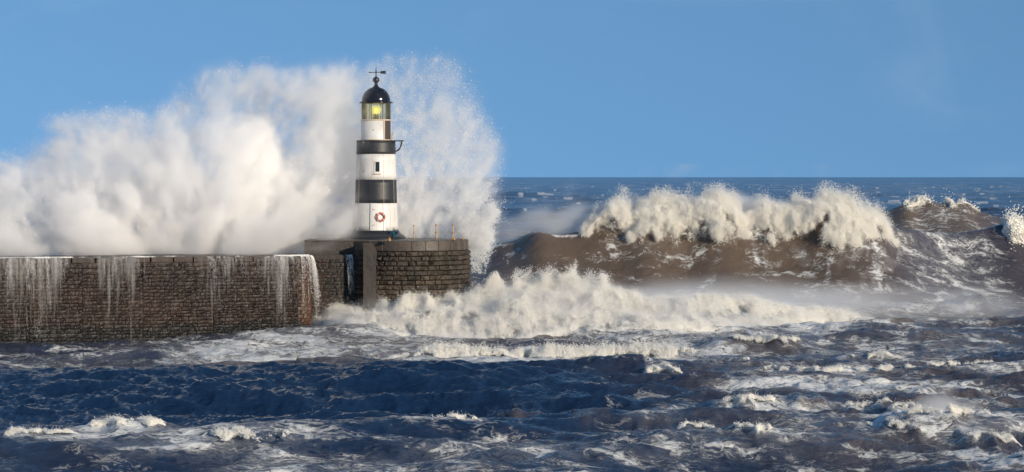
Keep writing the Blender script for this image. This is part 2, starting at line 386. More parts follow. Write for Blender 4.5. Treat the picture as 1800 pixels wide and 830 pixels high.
# ------------------------------------------------------------------ the sea: one sheet to the horizon, hand-placed breakers on a wind sea
def crest(pts, d, wf, wb, lean):
    """pts: photograph-measured (column, row) of the crest line at distance d -> world crest description"""
    xs = np.array([wx(p[0], p[2] if len(p) > 2 else d) for p in pts]); ys = np.array([(p[2] if len(p) > 2 else d) for p in pts], float)
    A = np.array([max(0.0, wz(p[1], p[2] if len(p) > 2 else d)) for p in pts])
    xd = np.linspace(xs[0], xs[-1], 400); kq = np.hanning(int(max(5, 1.6 * wf / (xd[1] - xd[0])))); kq /= kq.sum(); pad = len(kq)
    sm = lambda v: np.convolve(np.pad(np.interp(xd, xs, v), pad, 'edge'), kq, 'same')[pad:-pad]
    return dict(x=xd, y=sm(ys), A=sm(A), wf=wf, wb=wb, lean=lean)
BIG = crest([(700, 500, 205), (800, 478, 204), (845, 446, 203), (885, 414, 202), (930, 405, 201), (965, 411, 200), (990, 417, 200), (1030, 396, 200), (1075, 374, 200), (1150, 378, 200),
             (1300, 380, 199), (1480, 374, 198), (1545, 392, 198), (1600, 411, 200), (1680, 418, 204), (1760, 398, 206), (1850, 392, 206), (2000, 420, 206), (2300, 500, 210)], 200, 6.5, 11.0, 0.34)
REAR = crest([(1480, 412), (1540, 380), (1580, 352), (1620, 346), (1660, 358), (1700, 352), (1735, 375), (1800, 400), (1900, 412)], 370, 9.0, 14.0, 0.2)
BORE = crest([(520, 590, 148), (560, 566, 148), (620, 545, 147), (700, 535, 146), (800, 528, 146), (900, 524, 146), (1000, 524, 146), (1100, 528, 146), (1250, 534, 147), (1400, 545, 150), (1520, 560, 154), (1620, 566, 158)], 146, 3.0, 7.0, 0.1); BORE['A'] *= 0.5
LIP = crest([(520, 650, 114), (600, 640, 116), (660, 632, 117.5), (740, 624, 118.5), (850, 627, 118.5), (950, 628, 119), (1100, 630, 119), (1200, 630, 118), (1260, 633, 117), (1320, 645, 115), (1400, 652, 113)], 118, 2.0, 4.5, 0.25)
HEROES = [BIG, REAR, BORE, LIP]
# smaller breaking crests: first column, last column, crest row, height above the water round it, foam amount
SMALL = [(1330, 1600, 652, 0.55, 0.9), (1130, 1200, 655, 0.5, 0.9), (1480, 1600, 622, 0.55, 0.5), (1380, 1420, 632, 0.4, 0.4), (1260, 1370, 698, 0.50, 0.9), (1370, 1460, 695, 0.55, 0.15),
         (1480, 1565, 712, 0.45, 0.8), (1560, 1620, 722, 0.5, 0.8), (1580, 1760, 735, 0.85, 0.95), (1560, 1640, 752, 0.5, 0.5), (1700, 1790, 760, 0.55, 0.5), (690, 840, 746, 0.4, 0.8), (150, 285, 748, 0.55, 1.0),
         (0, 130, 766, 0.35, 0.5), (1190, 1260, 757, 0.4, 0.6), (1290, 1360, 762, 0.4, 0.6), (880, 960, 713, 0.45, 0.0), (690, 770, 733, 0.4, 0.0), (1010, 1070, 733, 0.35, 0.0),
         (1100, 1180, 740, 0.35, 0.0), (1390, 1500, 570, 0.9, 0.25), (1260, 1420, 596, 0.7, 0.45), (1700, 1800, 640, 0.5, 0.2), (1560, 1800, 650, 0.45, 0.5), (360, 520, 770, 0.4, 0.5), (1740, 1830, 800, 0.25, 0.6),
         (1690, 1740, 520, 1.6, 0.15), (400, 640, 644, 0.45, 0.15)]
def small_crest(s):
    a, b, py, h, _ = s; h = h * 0.6
    d = dist_of(py, h); w = wx(b, d) - wx(a, d)
    q = np.linspace(-0.25, 1.25, 13); prof = np.clip(1 - np.abs(q - 0.5) ** 3 * 3.2, 0, 1)
    ph = py * 0.7 + a
    xs = wx(a, d) + q * w
    ys = d + 0.35 * np.sin(q * 7 + ph) + 0.25 * np.sin(q * 17 + ph * 2)
    return dict(x=xs, y=ys, A=h * prof * (1 + 0.18 * np.sin(q * 13 + ph)), wf=1.0 + h, wb=2.2 + h, lean=0.35)
SMALLC = [small_crest(s) for s in SMALL]
PATCH = [(480, 612, 190, 26, 0.72), (640, 625, 150, 18, 0.66), (330, 618, 70, 10, 0.6), (540, 640, 130, 8, 0.6), (330, 782, 330, 22, 0.55), (200, 768, 90, 14, 0.8), (50, 776, 70, 10, 0.65), (760, 756, 110, 12, 0.75),
         (900, 790, 300, 22, 0.5), (1100, 614, 330, 12, 0.62), (700, 612, 200, 12, .6), (1000, 646, 330, 11, 0.85), (1500, 628, 300, 26, 0.5), (1650, 600, 200, 32, 0.5), (1700, 520, 150, 30, 0.5), (1600, 575, 250, 25, .5), (1450, 660, 300, 18, .5),
         (1350, 716, 220, 18, 0.6), (1660, 752, 180, 26, 0.64), (1500, 682, 300, 14, 0.75), (1300, 772, 300, 26, 0.5), (1750, 800, 120, 20, 0.7), (560, 802, 260, 16, 0.55), (1030, 690, 240, 14, 0.42),
         (1640, 450, 150, 30, 0.42), (1420, 585, 120, 12, 0.8), (1150, 560, 420, 40, 0.9), (760, 575, 230, 25, 0.9), (1600, 545, 160, 18, 0.55), (420, 748, 230, 8, 0.45), (1760, 660, 140, 14, 0.6), (250, 604, 200, 5, 0.5), (60, 612, 80, 4, 0.6)]
NW = 150
lam = np.exp(np.linspace(np.log(0.5), np.log(46), NW)) * rng.uniform(0.94, 1.06, NW)
ang = R(-90) + rng.normal(0.10, 0.40, NW) + np.where(lam < 3, rng.normal(0, 0.4, NW), 0)
slope = np.where(lam < 1.0, 0.036, np.where(lam < 4, 0.041, np.where(lam < 9, 0.034, 0.018)))
amp = slope * lam / (2 * np.pi); ph = rng.uniform(0, 6.28, NW); kk = 2 * np.pi / lam
KX, KY = kk * np.cos(ang), kk * np.sin(ang)
def meander(c, x): return c['wf'] * (0.15 if c['wf'] > 3.5 else 0.4) * vnoise(x * 0.35, x * 0 + 3.3, x * 0 + c['wf'])
def swellings(c, x): return 1 + (0.08 if c['wf'] > 3.5 else 0.25) * vnoise(x * 0.5, x * 0 + 7.1, x * 0 + c['wf'] * 3)
def hero_eval(X, Y):
    dz = np.zeros_like(X); dy = np.zeros_like(X); near = np.zeros_like(X)
    for c in HEROES + SMALLC:
        lo, hi = c['y'].min() - 5 * c['wf'], c['y'].max() + 4 * c['wb']
        i0, i1 = np.searchsorted(YROW, [lo, hi]) if X.ndim == 2 else (0, len(X))
        if i1 <= i0: continue
        x, y = X[i0:i1], Y[i0:i1]
        A = np.interp(x, c['x'], c['A'], left=0, right=0); yc = np.interp(x, c['x'], c['y'])
        yc = yc + meander(c, x); A = A * swellings(c, x)
        t = y - yc
        s = np.where(t < 0, np.exp(-np.power(np.abs(t) / c['wf'], 1.35)), np.exp(-np.square(t / c['wb'])))
        tr = 0.16 * np.exp(-np.square((t + 2.1 * c['wf']) / (0.9 * c['wf'])))
        dz[i0:i1] += A * (s - tr); dy[i0:i1] -= c['lean'] * A * s ** 2.5
        near[i0:i1] = np.maximum(near[i0:i1], np.clip(A / (0.6 if c['wf'] < 3.5 else 1.5), 0, 1) * s ** (1.0 if c['wf'] < 3.5 else 0.45))
    return dz, dy, near
def wave_eval(X, Y):
    h = np.zeros_like(X); dx = np.zeros_like(X); dy = np.zeros_like(X)
    two = X.ndim == 2
    for i in range(NW):
        if two:
            i1 = int(np.searchsorted(YROW, lam[i] * 170.0)); x, y = X[:i1], Y[:i1]
            fade = np.clip(2.0 - 2.0 * y / (lam[i] * 170.0), 0, 1)
        else:
            i1 = len(X); x, y = X, Y; fade = np.clip(2.0 - 2.0 * y / (lam[i] * 170.0), 0, 1)
        p = (KX[i] * x + KY[i] * y + ph[i]).astype(np.float32)
        cs, sn = np.cos(p), np.sin(p)
        a = amp[i] * fade
        h[:i1] += a * cs; q = 0.6
        dx[:i1] -= q * a * (KX[i] / kk[i]) * sn; dy[:i1] -= q * a * (KY[i] / kk[i]) * sn
    g = 0.95 + 0.45 * fbm(X * 0.03, Y * 0.03, X * 0 + 2.5, 2)
    lee = 1.0 - 0.2 * sstep(5, -12, X) * sstep(140, 110, Y)
    g = g * lee * (1 + 1.0 * sstep(420, 800, Y))
    return h * g, dx * g, dy * g
def sea_at(X, Y):
    X = np.asarray(X, np.float32); Y = np.asarray(Y, np.float32)
    h, _, _ = wave_eval(X, Y); dz, _, _ = hero_eval(X, Y)
    return h + dz + level(X, Y)
def level(X, Y):
    return -0.55 * sstep(-14, -26, X) * sstep(120, 134, Y) * sstep(160, 150, Y)
YROW = np.concatenate([np.arange(40, 74, 0.5), np.arange(74, 120, 0.145), np.arange(120, 130, 0.2), np.arange(130, 215, 0.32), np.arange(215, 260, 0.6), 260 * np.power(1.009, np.arange(0, 110)), 260 * 1.009 ** 110 * np.power(1.022, np.arange(0, 200))]).astype(np.float32)
YROW = np.append(YROW, np.float32(60000.0))
ucol = np.linspace(-0.245, 0.245, 820)
side = 0.245 + np.cumsum(np.linspace(0.002, 0.02, 22))
U = np.concatenate([-side[::-1], ucol, side]).astype(np.float32)
GX = (U[None, :] * (YROW[:, None] + 60.0)).astype(np.float32); GY = np.broadcast_to(YROW[:, None], GX.shape).astype(np.float32).copy()
h, dx, dy = wave_eval(GX, GY)
hz, hy, near = hero_eval(GX, GY)
damp = 1 - 0.75 * np.clip(near, 0, 1)
Z = h * damp + hz + level(GX, GY)
VX = GX + dx * damp; VY = GY + dy * damp + hy
chop = fbm(GX * 1.15 + 0.5 * vnoise(GX * .4, GY * .4, GX * 0 + 3), GY * 0.95, GX * 0, 4, 0.6, True) + 0.7 * fbm(GX * 1.5, GY * 1.3, GX * 0 + 8, 4, 0.65) + 0.5 * fbm(GX * .35, GY * .3, GX * 0 + 18, 2)
Z = Z + (0.12 + 0.035 * sstep(8, -6, GX) * sstep(124, 112, GY)) * chop * sstep(215, 150, GY) * damp * (0.75 + 0.5 * vnoise(GX * 0.07, GY * 0.07, GX * 0 + 1))
foam = np.zeros_like(GX)
for (px, py, rx, ry, s) in PATCH:
    d = dist_of(py); X0 = wx(px, d); rX = rx * d / F; rY = 0.5 * (dist_of(py - ry) - dist_of(py + ry))
    q = np.square((GX - X0) / rX) + np.square((GY - d) / rY)
    foam = np.maximum(foam, s * np.exp(-q * q * 0.7))
foam = np.maximum(foam, 0.46 * sstep(0.35, 0.9, near) * sstep(160, 140, GY))
for s, c in zip(SMALL, SMALLC):
    A = np.interp(GX, c['x'], c['A'], left=0, right=0) / (s[3] * 0.6); yc = np.interp(GX, c['x'], c['y']); t = GY - yc
    foam = np.maximum(foam, s[4] * 0.70 * A * np.exp(-np.square(np.where(t < 0, t / 1.6, t / 3.2))))
# lace left on the backs and faces of the larger waves, whitecaps out at sea
ridge = 1 - np.abs(fbm(GX * 0.22, GY * 0.10, GX * 0 + 9, 4)) * 4
foam = np.maximum(foam, (0.36 + 0.14 * sstep(12, 30, GX)) * sstep(0.35, 0.9, ridge) * sstep(150, 170, GY) * sstep(330, 230, GY))
cap = fbm(GX * 0.22, GY * 0.05, GX * 0 + 31, 3) + 0.35 * np.clip(h, -1, 1)
foam = np.maximum(foam, 0.8 * sstep(0.60, 0.80, cap) * sstep(300, 420, GY) * sstep(4000, 1200, GY))
foam = np.maximum(foam, 0.33 + 0.25 * fbm(GX * 0.08, GY * 0.08, GX * 0 + 4, 3)) * sstep(9000, 2500, GY)
tq = GY - np.interp(GX, BIG['x'], BIG['y']); stv = fbm(GX * 0.9 + .5 * vnoise(GX * .5, GY * .3, GX * 0), GY * 0.12, GX * 0 + 77, 4, .6)
foam = np.maximum(foam, (0.30 + 0.75 * stv) * np.exp(-np.square((tq + 4.0) / 3.2)) * sstep(wx(1050, 200), wx(1120, 200), GX) * sstep(wx(1600, 200), wx(1540, 200), GX))
rim = np.exp(-np.square((GY - np.interp(GX, BIG['x'], BIG['y']) + 0.6) / 0.45)) * sstep(wx(835, 200), wx(870, 200), GX) * sstep(wx(1060, 200), wx(1000, 200), GX)
foam = np.maximum(foam, 0.62 * rim)
lee = sstep(8, -6, GX) * sstep(124, 112, GY) * sstep(84, 96, GY)
foam = foam * (1 - 0.85 * lee * (foam < 0.45))
bigA = np.interp(GX, BIG['x'], BIG['A'], left=0, right=0)
silt = 0.13 + 0.87 * sstep(125, 165, GY) * sstep(-30, -5, GX) * sstep(560, 420, GY)
silt = np.maximum(silt, 0.38 * sstep(4, 14, GX) * sstep(260, 120, GY))
silt = np.clip(silt + 0.30 * fbm(GX * 0.09, GY * 0.09, GX * 0 + 55, 3), 0.03, 1) * (1 - 0.15 * sstep(420, 900, GY)) * (1 - 0.85 * lee)
for s, c in zip(SMALL, SMALLC):
    if s[4] < 0.3:
        A = np.interp(GX, c['x'], c['A'], left=0, right=0) / (s[3] * 0.6); t = GY - np.interp(GX, c['x'], c['y'])
        silt = np.maximum(silt, 0.75 * sstep(.2, 1, A) * np.exp(-np.square(t / 1.8)) * (0.7 + 0.6 * fbm(GX * .5, GY * .3, GX * 0 + 12, 3)))
silt = silt * (1 - 0.6 * sstep(24, 36, GX) * sstep(150, 175, GY) * sstep(290, 240, GY))
far = sstep(120, 700, GY)
ny_, nx_ = GX.shape
me = bpy.data.meshes.new('sea')
me.vertices.add(ny_ * nx_)
me.vertices.foreach_set('co', np.stack([VX, VY, Z], -1).astype(np.float32).ravel())
idx = np.arange(ny_ * nx_).reshape(ny_, nx_)
q = np.stack([idx[:-1, :-1], idx[:-1, 1:], idx[1:, 1:], idx[1:, :-1]], -1).reshape(-1, 4)
me.loops.add(q.size); me.polygons.add(len(q))
me.loops.foreach_set('vertex_index', q.ravel().astype(np.int32))
me.polygons.foreach_set('loop_start', np.arange(0, q.size, 4, dtype=np.int32))
me.update(calc_edges=True)
for nme, arr in (('foam', foam), ('silt', silt), ('far', far)):
    a = me.attributes.new(nme, 'FLOAT', 'POINT'); a.data.foreach_set('value', arr.astype(np.float32).ravel())
sea = obj('sea', me, M_SEA, smooth=True, kind='structure', label='rough blue and silt brown sea streaked with foam', category=None) if False else obj('sea', me, M_SEA, smooth=True, kind='structure')
sea['label'] = 'rough blue and silt brown sea streaked with foam'

def sea_top(x, y):
    """height of the finished sea sheet"""
    r = np.clip(np.interp(y, YROW, np.arange(len(YROW))), 0, len(YROW) - 1.01); c = np.clip(np.interp(x / (np.asarray(y) + 60.0), U, np.arange(len(U))), 0, len(U) - 1.01)
    i, j = r.astype(int), c.astype(int); fr, fc = r - i, c - j
    return ((Z[i, j] * (1 - fc) + Z[i, j + 1] * fc) * (1 - fr) + (Z[i + 1, j] * (1 - fc) + Z[i + 1, j + 1] * fc) * fr).astype(np.float32)

# ------------------------------------------------------------------ breakwater arm and round pier head
LX, LY = wx(661, 150), 150.0                 # lighthouse axis
DECK = 5.47                                  # top of the pier head
ARM = 4.62                                   # top of the lower arm
HCX, HCY, HR = wx(714, 150), 149.6, 3.9     # centre and radius of the round head
AE = Vector((wx(549, 144.6), 144.6, 0)); A0 = Vector((wx(0, 139.8), 139.8, 0))
e = (AE - A0).normalized(); nrm = Vector((e.y, -e.x, 0)); LARM = (AE - A0).length
BEG = -14.0                                  # the arm runs on out of frame to the shore
def AP(s, z, out=0.0): p = A0 + e * s + nrm * out; return Vector((p.x, p.y, z))

def stone_variant(name, k, m, rough):
    """unit rock-faced block: x 0..1, z 0..1, face proud towards -y"""
    r = random.Random(k); bm = bmesh.new()
    bk = [bm.verts.new(p) for p in ((0, 1, 0), (1, 1, 0), (1, 1, 1), (0, 1, 1))]
    ed = [bm.verts.new(p) for p in ((0, 0.0, 0), (1, 0.0, 0), (1, 0.0, 1), (0, 0.0, 1))]
    ins = 0.07
    grid = []
    for j in range(3):
        row = []
        for i in range(4):
            x = ins + (1 - 2 * ins) * i / 3; z = 0.12 + 0.76 * j / 2
            dpt = -rough * (0.35 + r.random() * 0.9) * (1.25 if (0 < i < 3 and j == 1) else 0.7)
            row.append(bm.verts.new((x + r.uniform(-.04, .04), dpt, z + r.uniform(-.05, .05))))
        grid.append(row)
    for i in range(4):
        j = (i + 1) % 4; bm.faces.new((bk[j], bk[i], ed[i], ed[j]))
    for j in range(2):
        for i in range(3):
            bm.faces.new((grid[j][i], grid[j][i + 1], grid[j + 1][i + 1], grid[j + 1][i]))
    bm.faces.new((ed[0], ed[1], grid[0][3], grid[0][2], grid[0][1], grid[0][0]))
    bm.faces.new((ed[1], ed[2], grid[2][3], grid[1][3], grid[0][3]))
    bm.faces.new((ed[2], ed[3], grid[2][0], grid[2][1], grid[2][2], grid[2][3]))
    bm.faces.new((ed[3], ed[0], grid[0][0], grid[1][0], grid[2][0]))
    bmesh.ops.recalc_face_normals(bm, faces=bm.faces)
    me = bpy.data.meshes.new(name); bm.to_mesh(me); bm.free(); me.materials.append(m); return me
def stones(parent, blocks, variants, limit, m, base_name='stone'):
    """blocks: (origin, x axis, outward, width, depth, height). The largest `limit` become parts of their own, the rest one joined part"""
    order = sorted(range(len(blocks)), key=lambda i: -blocks[i][6])
    single = set(order[:limit]); rest = []
    for i, (o, ax, out, w, dp, hh, _) in enumerate(blocks):
        M = Matrix(((ax.x * w, -out.x * dp, 0, o.x), (ax.y * w, -out.y * dp, 0, o.y), (0, 0, hh, o.z), (0, 0, 0, 1)))
        if i in single:
            ob = bpy.data.objects.new(base_name, variants[i % len(variants)]); finish(ob, parent); ob.matrix_world = M
        else: rest.append((M, i))
    if rest:
        V, Fc, tone = [], [], []
        for M, i in rest:
            me = variants[i % len(variants)]; b0 = len(V); t = random.random()
            V += [tuple(M @ v.co) for v in me.vertices]
            for p in me.polygons: Fc.append([b0 + k for k in p.vertices]); tone.append(t)
        me = bpy.data.meshes.new('stonework'); me.from_pydata(V, [], Fc)
        a = me.attributes.new('tone', 'FLOAT', 'FACE'); a.data.foreach_set('value', tone)
        obj('stonework', me, m, parent, kind='stuff')

arm = empty('breakwater_wall', (0, 0, 0), label='long low breakwater wall of wet brown stone courses running out to the round pier head', cat='breakwater')
# core: the dark mortar body behind the facing stones
bm = bmesh.new()
def prism(bm, ring, z0, z1):
    a = [bm.verts.new((p[0], p[1], z0)) for p in ring]; b = [bm.verts.new((p[0], p[1], z1)) for p in ring]
    k = len(ring)
    for i in range(k): bm.faces.new((a[i], a[(i + 1) % k], b[(i + 1) % k], b[i]))
    bm.faces.new(list(reversed(a))); bm.faces.new(b); bmesh.ops.recalc_face_normals(bm, faces=bm.faces)
CR = 0.9                                      # rounded corner at the end of the arm
back = -5.5
pts = [AP(BEG, 0, 0)] + [AP(LARM - CR, 0, 0)]
for i in range(1, 9):
    t = math.pi / 2 * i / 8; pts.append(AP(LARM - CR + CR * math.sin(t), 0, -CR + CR * math.cos(t)))
pts += [AP(LARM, 0, -2.2), Vector((wx(655, 146.5), AP(LARM, 0, -2.2).y + 0.35, 0)), Vector((wx(655, 146.5), 152, 0)), AP(LARM, 0, back), AP(BEG, 0, back)]
prism(bm, [(p.x, p.y) for p in pts], -4, ARM - 0.30)
obj('core', bm, M_JOINT, arm)
# top slabs: individually laid coping along the arm
cop_blocks = []
s = BEG
top_me = []
for k in range(5):
    bmv = bmesh.new(); add_box(bmv, (0, 0, 0), (1, 1, 1)); 
    bmesh.ops.bevel(bmv, geom=list(bmv.edges), offset=0.03, segments=1, affect='EDGES')
    mm = bpy.data.meshes.new('coping_stone'); bmv.to_mesh(mm); bmv.free(); mm.materials.append(M_WALL); top_me.append(mm)
def slab(o, ax, out, w, dp, hh, m_=None, name='coping_stone', parent=arm):
    ob = bpy.data.objects.new(name, random.choice(top_me)); finish(ob, parent)
    ob.matrix_world = Matrix(((ax.x * w, -out.x * dp, 0, o.x), (ax.y * w, -out.y * dp, 0, o.y), (0, 0, hh, o.z), (0, 0, 0, 1)))
    return ob
while s < LARM - CR - 0.3:
    w = min(random.uniform(1.1, 1.7), LARM - CR - s)
    slab(AP(s + 0.008, ARM - 0.30, 0.035 + random.uniform(0, .02)), e, nrm, w - 0.016, 5.5, 0.30 + random.uniform(-.035, .02))
    s += w
# corner slab and recess slab
bm = bmesh.new(); cpts = [AP(LARM - CR + .01, 0, 0.03)]
for i in range(1, 9):
    t = math.pi / 2 * i / 8; cpts.append(AP(LARM - CR + (CR + .03) * math.sin(t), 0, -CR + (CR + .03) * math.cos(t)))
cpts += [AP(LARM + .03, 0, back), AP(LARM - CR + .01, 0, back)]
prism(bm, [(p.x, p.y) for p in cpts], ARM - 0.29, ARM); obj('coping_stone', bm, M_WALL, arm)
rec0 = AP(LARM + 0.04, 0, -2.2); rec1 = Vector((wx(654, 146.5), rec0.y + 0.35, 0)); re = (rec1 - rec0).normalized(); rn = Vector((re.y, -re.x, 0)); rl = (rec1 - rec0).length
bm = bmesh.new(); prism(bm, [(p.x, p.y) for p in (rec0 + rn * .03, rec1 + rn * .03, rec1 - rn * 3, rec0 - rn * 3)], ARM - 0.30, ARM - 0.012); obj('coping_stone', bm, M_WALL, arm)
# facing stones
VW = [stone_variant('stone', 20 + k, M_WALL, 0.27) for k in range(8)]
blocks = []
cornerb, recessb = [], []
bays = [BEG]
while bays[-1] < LARM - CR - 3.0: bays.append(bays[-1] + random.uniform(2.2, 5.0))
bays[-1] = LARM - CR
for b0, b1 in zip(bays[:-1], bays[1:]):           # the wall was built and patched in bays, each with its own coursing
    z = ARM - 0.30; row = 0; k1 = random.choice([.9, 1.0, 1.12]); k2 = random.choice([.95, 1.05, 1.35]); inset = random.uniform(-.02, .02)
    tall = random.uniform(3.5, 3.9)
    while z > -1.6:
        if z > tall: hh = .27 * k2 * random.uniform(.9, 1.1)
        else: hh = random.choice([0.17, 0.19, 0.21, 0.25]) * k1 * random.uniform(.95, 1.05)
        if z > 2.86 and z - hh < 2.80: hh = z - 2.70
        z0 = z - hh; proud = 0.05 if abs(z0 - 2.70) < .06 else 0.0
        s = b0 - random.uniform(0, .3)
        while s < b1:
            w = random.choice([0.3, 0.4, 0.5, 0.62, 0.85]) * random.uniform(.85, 1.15) * (1.3 if z > tall else 1.0)
            sa_, sb_ = max(s, b0), min(s + w, b1)
            if sb_ - sa_ > 0.07:
                batter = (ARM - z) * 0.012; ww = sb_ - sa_
                vis = ww * hh if (sa_ > 0.2 and z0 > 0.1) else ww * hh * 0.01
                blocks.append((AP(sa_ + .004, z0 + .004, proud + inset + batter + random.uniform(0, .05)), e, nrm, ww - .008, 0.24, hh - .008, vis))
            s += w
        z = z0; row += 1
z = ARM - 0.30; row = 0
while z > -1.6:
    hh = random.choice([0.17, 0.19, 0.21, 0.25]) * random.uniform(.95, 1.05); z0 = z - hh
    # rounded corner
    na = 4; off = 0.5 * (row % 2)
    for i in range(na + 1):
        t0 = max(0, math.pi / 2 * (i - off) / na); t1 = min(math.pi / 2, math.pi / 2 * (i + 1 - off) / na)
        if t1 - t0 < 0.05: continue
        p0 = AP(LARM - CR + CR * math.sin(t0), z0 + .004, -CR + CR * math.cos(t0)); p1 = AP(LARM - CR + CR * math.sin(t1), z0 + .004, -CR + CR * math.cos(t1))
        ax = (p1 - p0); ln = ax.length; ax.normalize(); on = Vector((ax.y, -ax.x, 0))
        cornerb.append((p0 + on * (0.03 + random.uniform(0, .02)), ax, on, ln - .012, 0.2, hh - .008, ln * hh * 0.8))
    # return face and recess
    s = 0.0
    while s < rl:
        w = min(random.uniform(.3, .55), rl - s); p = rec0 + re * (s + .004); p.z = z0 + .004
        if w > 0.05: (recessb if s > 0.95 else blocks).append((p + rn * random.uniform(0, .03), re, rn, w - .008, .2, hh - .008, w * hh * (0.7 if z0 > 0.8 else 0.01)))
        s += w
    p = AP(LARM, z0 + .004, -CR); blocks.append((p + e * .01, -nrm, e, 1.28, 0.2, hh - .008, 0.0))
    z = z0; row += 1
VO = [stone_variant('stone', 120 + k, M_ORANGE, 0.25) for k in range(4)]; VS = [stone_variant('stone', 140 + k, M_RECESS_SHADE, 0.3) for k in range(5)]
stones(arm, blocks, VW, 190, M_WALL); stones(arm, cornerb, VO, 55, M_ORANGE); stones(arm, recessb, VS, 50, M_RECESS_SHADE)

# ---- round head
M_BUTT = make_stone('dark_weathered_concrete', (0.042, 0.034, 0.027), (0.052, 0.041, 0.032), (0.036, 0.029, 0.024), bump=0.05)
head = empty('pier_head', (0, 0, 0), label='round stone pier head with pale concrete coping under the lighthouse', cat='pier')
bm = bmesh.new(); add_lathe(bm, [(HR + 0.16, -4), (HR - 0.12, 4.85), (HR - 0.12, DECK - 0.03)], 72, (HCX, HCY)); obj('core', bm, M_JOINT, head)
bm = bmesh.new(); add_lathe(bm, [(HR - 0.45, DECK + .012), (0.05, DECK + .05)], 72, (HCX, HCY)); obj('deck', bm, M_DECK, head, smooth=True)
# coping ring
a = math.pi + 0.15
def arc_block(a0, a1, r0, r1, z0, z1, m_, name, parent):
    bm = bmesh.new(); seg = 5
    v = [[bm.verts.new((HCX + r * math.cos(a0 + (a1 - a0) * i / seg), HCY + r * math.sin(a0 + (a1 - a0) * i / seg), z)) for i in range(seg + 1)] for r, z in ((r1, z0), (r1, z1), (r0, z1), (r0, z0))]
    for k in range(4):
        for i in range(seg): bm.faces.new((v[k][i], v[k][i + 1], v[(k + 1) % 4][i + 1], v[(k + 1) % 4][i]))
    bm.faces.new([v[k][0] for k in range(4)]); bm.faces.new([v[k][seg] for k in range(3, -1, -1)])
    bmesh.ops.recalc_face_normals(bm, faces=bm.faces)
    es = [e_ for e_ in bm.edges if len(e_.link_faces) == 2 and e_.calc_face_angle(0) > 0.6]
    bmesh.ops.bevel(bm, geom=es, offset=0.02, segments=1, affect='EDGES')
    return obj(name, bm, m_, parent)
while a < 2 * math.pi + 0.9:
    w = random.uniform(0.16, 0.26)
    arc_block(a + .0015, a + w - .0015, HR - 0.55, HR + random.uniform(0, .025), 4.86, DECK + random.uniform(-.01, .012), M_CONC, 'coping_stone', head)
    a += w
VH = [stone_variant('stone', 60 + k, M_HEAD, 0.75) for k in range(10)]
blocks = []; z = 4.84; row = 0
while z > -1.8:
    hh = random.uniform(0.27, 0.31); z0 = z - hh; a = math.pi - 0.2 + 0.03 * (row % 2)
    r = HR + 0.02 + (4.84 - z) * 0.045
    while a < 2 * math.pi + 0.5:
        w = random.uniform(0.10, 0.22)
        p0 = Vector((HCX + r * math.cos(a), HCY + r * math.sin(a), z0 + .01)); p1 = Vector((HCX + r * math.cos(a + w), HCY + r * math.sin(a + w), z0 + .01))
        ax = p1 - p0; ln = ax.length; ax.normalize(); on = Vector((ax.y, -ax.x, 0))
        vis = ln * hh * (1 if (z0 > 1.6 and 1.15 * math.pi < a < 2 * math.pi + .05) else .01) * max(.02, -on.y)
        blocks.append((p0 + on * random.uniform(0, .04), ax, on, ln - .018, 0.18, hh - .02, vis)); a += w
    z = z0; row += 1
stones(head, blocks, VH, 290, M_HEAD)
# straight parapet to the left of the head, and the concrete buttress where arm and head meet
bm = bmesh.new(); x0, x1 = wx(536, 147.5), wx(716, 147.5); add_box(bm, (x0, 147.2, ARM - .1), (x1, 153.0, DECK - 0.05), 0.03); obj('parapet', bm, M_HEAD, head)
bm = bmesh.new(); add_box(bm, (x0 - .03, 147.12, DECK - .05), (x1, 153.0, DECK + .035), 0.02); obj('parapet_coping', bm, M_CONC, head)
bm = bmesh.new(); bx0, bx1 = wx(637.5, 145), wx(661, 145)
zs = np.linspace(-2, 5.36, 26); rr = random.Random(3)
L_ = [bm.verts.new((bx0 + rr.uniform(-.01, .015), 145.5, z_)) for z_ in zs]; R_ = [bm.verts.new((bx1 + rr.uniform(-.07, .03) - (0.25 if i == 25 else 0.05 if i > 23 else 0), 145.5, z_)) for i, z_ in enumerate(zs)]
Lb = [bm.verts.new((v.co.x, 148, v.co.z)) for v in L_]; Rb = [bm.verts.new((v.co.x, 148, v.co.z)) for v in R_]
for i in range(25):
    bm.faces.new((L_[i], R_[i], R_[i + 1], L_[i + 1])); bm.faces.new((Lb[i], L_[i], L_[i + 1], Lb[i + 1])); bm.faces.new((R_[i], Rb[i], Rb[i + 1], R_[i + 1]))
bm.faces.new((L_[25], R_[25], Rb[25], Lb[25])); bmesh.ops.recalc_face_normals(bm, faces=bm.faces)
obj('buttress', bm, M_BUTT, head)

# ------------------------------------------------------------------ lighthouse
lh = empty('lighthouse', (LX, LY, DECK), label='black and white banded lighthouse with a lit yellow lamp under a black dome', cat='lighthouse')
S = 150.0 / F
def zl(py): return wz(py, 150.0) - DECK
def part(name, bm, m_, parent=lh, **kw): return obj(name, bm, m_, parent, **kw)
def radius(py): return (27 * 0 + np.interp(py, [248, 271, 316, 357, 405], [33.3, 34.2, 35.8, 36.9, 39.2])) * S
bm = bmesh.new(); zb = 0.02
add_lathe(bm, [(54 * S, zb - .05), (53.5 * S, zb + 0.10), (50 * S, zb + 0.2), (46 * S, zb + 0.30), (43 * S, zb + 0.38), (41.2 * S, zl(407)), (40.4 * S, zl(405)), (38 * S, zl(405) + .01)], 72); part('plinth', bm, M_PLINTH, smooth=False).data.shade_smooth()
bands = [(405, 357, M_WHITE, 'white_band'), (357, 316, M_BLACK, 'black_band'), (316, 271, M_WHITE, 'white_band'), (271, 249, M_BLACK, 'black_band')]
